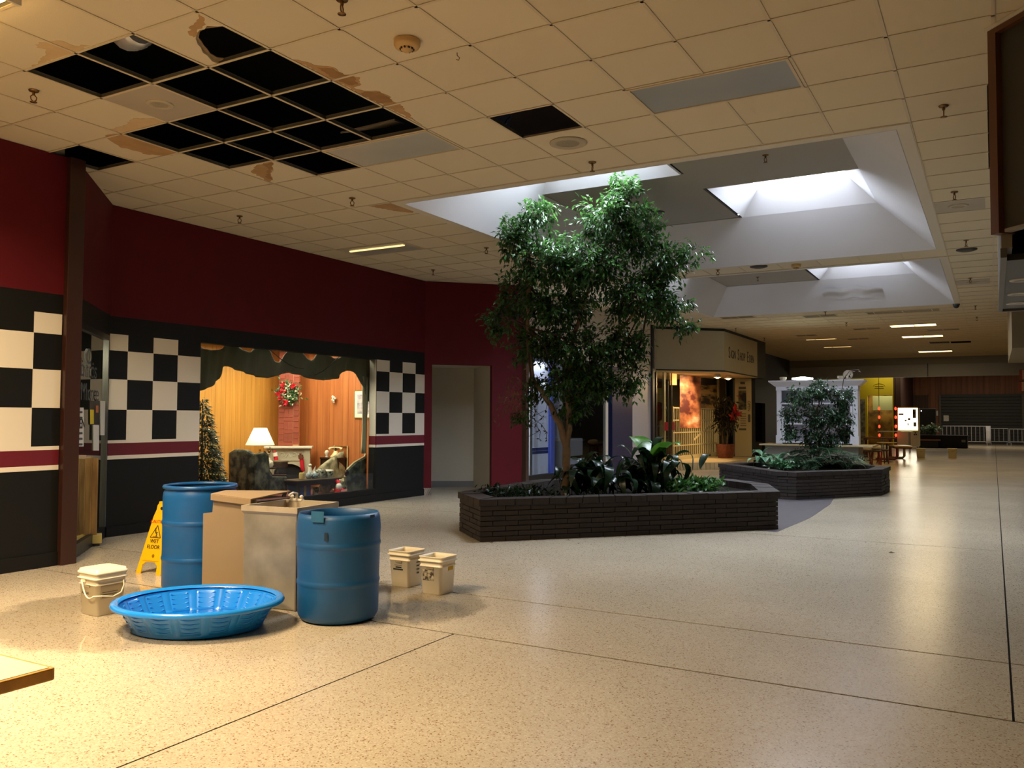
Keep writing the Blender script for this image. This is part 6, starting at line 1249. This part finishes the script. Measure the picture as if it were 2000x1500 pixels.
bn = YP(1760, 870, 29.2); be = thing('bench', 'yellow-topped bench with a curved red steel leg, right of the picnic table', 'bench', (bn.x, 29.2, 0), .25); MB().bx(-.3, .3, -.5, .9, .44, .49).build('seat', LW, be, bevel=.01); MB().tube([(-.2, -.45, .44), (-.2, -.45, .14), (-.24, -.45, .06), (-.34, -.45, .03), (-.9, -.45, .03)], .045, 8).build('curved_leg', RW, be); MB().tube([(.2, .6, .44), (.2, .6, .10), (.14, .6, .03), (-.3, .6, .03)], .045, 8).build('curved_leg', LW, be); MB().bx(-.26, .26, -.46, .86, .40, .44).build('seat_frame', RW, be)
wt0, wt1 = YP(1716, 842, 36).x, YP(1784, 842, 36).x; wt = thing('long_table', 'long white folding table in front of the lit machine', 'table', ((wt0+wt1)/2, 36, 0)); hw5 = (wt1-wt0)/2; ztb = YP(1750, 842, 36).z; MB().bx(-hw5, hw5, -.35, .35, ztb-.04, ztb).build('table_top', M('white_folding_top', (226, 222, 206), .4), wt, bevel=.008)
for s_ in (-1, 1):
    for b in (-.28, .28): MB().tube([(s_*(hw5-.15), b, 0), (s_*(hw5-.15), b, ztb-.04)], .018, 6).build('leg', ALU, wt)
for i, (px, py, yy) in enumerate(((1692, 880, 24.5), (1710, 882, 25.0), (1724, 879, 25.8))):
    q = YP(px, py, yy); t = thing('wooden_stool', ('dark wooden stool, leftmost under the picnic table', 'dark wooden stool in the middle before the picnic table', 'dark wooden stool nearest the bench')[i], 'stool', (q.x, yy, 0), .3*i); MB().lathe([(.16, .40), (.18, .42), (.18, .445), (.15, .455)], 18).build('seat', WALN, t)
    for k in range(4): a = pi/4+k*pi/2; MB().tube([(.18*cos(a), .18*sin(a), 0), (.12*cos(a), .12*sin(a), .41)], .018, 6).build('leg', RW, t)
    MB().tube([(.15*cos(pi/4+k*pi/2), .15*sin(pi/4+k*pi/2), .15) for k in range(5)], .011, 5).build('stretcher', RW, t)
for px, yy, lab in ((1701, 24.4, 'white bundle lying on the leftmost stool'), (1713, 25.0, 'white bundle lying on the middle stool')):
    q = YP(px, 862, yy); tag(MB().ball((0, 0, .09), .15, 12, 1.1, .8, .6).build('cloth_bundle', M('bundle_white', (200, 186, 160), .8), None, Vector((YP(1692 if px < 1705 else 1710, 880, yy).x, yy, .455))), lab, 'bundle')
rt = YP(1735, 868, 27.2); t = thing('round_table', 'small round dark cafe table beside the bench', 'table', (YP(1728, 870, 26.4).x, 27.0, 0)); MB().lathe([(.3, .62), (.32, .635), (.3, .65)], 22).build('table_top', LW, t); MB().tube([(0, 0, .02), (0, 0, .62)], .025, 8).build('pedestal', BLK, t); MB().lathe([(.2, 0), (.18, .02), (.03, .04)], 16).build('foot', BLK, t)
for px, py, lab, r_ in ((1798, 895, 'cream pail on the floor right of the tables, nearer the machine', .2), (1860, 895, 'cream pail standing alone on the far floor', .2)):
    q = FL(px, py); pail((q.x, q.y+.12, 0), .1, lab, .25, .29, .36, False, M('pail_cream', (196, 180, 138), .4) if 'pail_cream' not in MATS else MATS['pail_cream'])
# red hangings at the right edge
for i, (px, py0, py1) in enumerate(((1997, 722, 741), (1996, 746, 764))):
    a, b = YP(px, py0, 33), YP(px, py1, 33); t = thing('striped_banner', ('upper red striped banner at the right edge of the picture', 'lower red striped banner at the right edge of the picture')[i], 'banner', (a.x, 33, b.z)); h_ = a.z-b.z
    for k in range(5): MB().bx(-.1+.09*k, -.02+.09*k, -.01, .01, 0, h_).build('banner_stripe', M('banner_red', (150, 66, 52), .7) if k % 2 == 0 and 'banner_red' not in MATS else (MATS['banner_red'] if k % 2 == 0 else M('banner_pale', (190, 150, 130), .7) if 'banner_pale' not in MATS else MATS['banner_pale']), t)
    MB().tube([(-.1, 0, h_), (.6, 0, h_+.02)], .01, 5).build('banner_cord', BLK, t)

# ================================================================== CANOPY ON THE RIGHT
RB = M('canopy_brown', (84, 48, 22), .5, noise=(3, .15, (1, 1, .3))); RG = M('canopy_grey', (112, 104, 92), .6); RD = M('canopy_dark', (44, 40, 33), .5)
rc_ = MB().bx(4.90, 9.5, 2.9, 5.75, 2.46, 2.50).build('wall_right_canopy', RD); struct(rc_)
MB().bx(4.90, 4.96, 2.65, 5.75, 2.50, CZ).build('canopy_face', RG, rc_); MB().bx(4.96, 9.5, 5.69, 5.75, 2.5, CZ).build('canopy_end', RG, rc_)
MB().bx(4.895, 4.93, 2.65, 5.76, 2.44, 2.50).build('canopy_edge', M('canopy_rim', (70, 66, 60), .5), rc_); MB().bx(4.92, 9.5, 5.72, 5.77, 2.44, 2.5).build('canopy_edge', MATS['canopy_rim'], rc_)
cA, cB = CE(1928, 56), CE(2000, 14); cA.z = cB.z = 0; e_ = (cB-cA); e_.normalize(); n_ = Vector((e_.y, -e_.x, 0)); cE = cA+e_*3.2
def slabp(a, b, off0, off1, z0, z1, m, nm): return MB().ext([(q.x, q.y, z0) for q in (a+n_*off0, b+n_*off0, b+n_*off1, a+n_*off1)], (0, 0, z1-z0)).build(nm, m, rc_)
n_ = n_ if n_.dot(cA-CAM) > 0 else -n_
slabp(cA, cA+e_*.065, 0, .12, 2.585, CZ, RB, 'brown_board'); slabp(cA+e_*.065, cE, 0, .12, CZ-.055, CZ, RB, 'brown_board'); slabp(cA+e_*.065, cE, .04, .12, 2.60, CZ-.055, RD, 'dark_infill'); slabp(cA-e_*.012, cE, -.012, 0, CZ-.02, CZ, OFFW, 'white_bead'); slabp(cA+e_*.11, cE, -.0, .05, 2.58, 2.60, RG, 'lower_ledge')
for k, (px, py) in enumerate(((1997, 545), (1990, 572), (1986, 590))):
    q = FL(px, py+4, 2.45); t = thing('can_light', ('recessed can light under the right canopy, nearest', 'recessed can light under the right canopy, middle one', 'recessed can light under the right canopy, farthest')[k], 'light', (q.x, q.y, 2.46)); MB().lathe([(.085, 0), (.085, -.008), (.065, -.01), (.06, .0)], 20, cap=(False, False)).build('light_trim', M('can_white', (196, 190, 180), .4) if k == 0 else MATS['can_white'], t); MB().lathe([(.06, -.004), (.001, -.004)], 16, cap=(False, False)).build('light_bulb', GREY, t)
struct(MB().bx(6.6, 6.75, 7.5, 33.5, 0, CZ).build('wall_right_inner', M('right_inner', (90, 84, 70), .6)))
rw2 = MB().bx(5.14, 6.6, 13.5, 18, 2.66, CZ).build('wall_right_shops', M('right_shops', (120, 104, 74), .6)); struct(rw2)
bpy.context.view_layer.update()
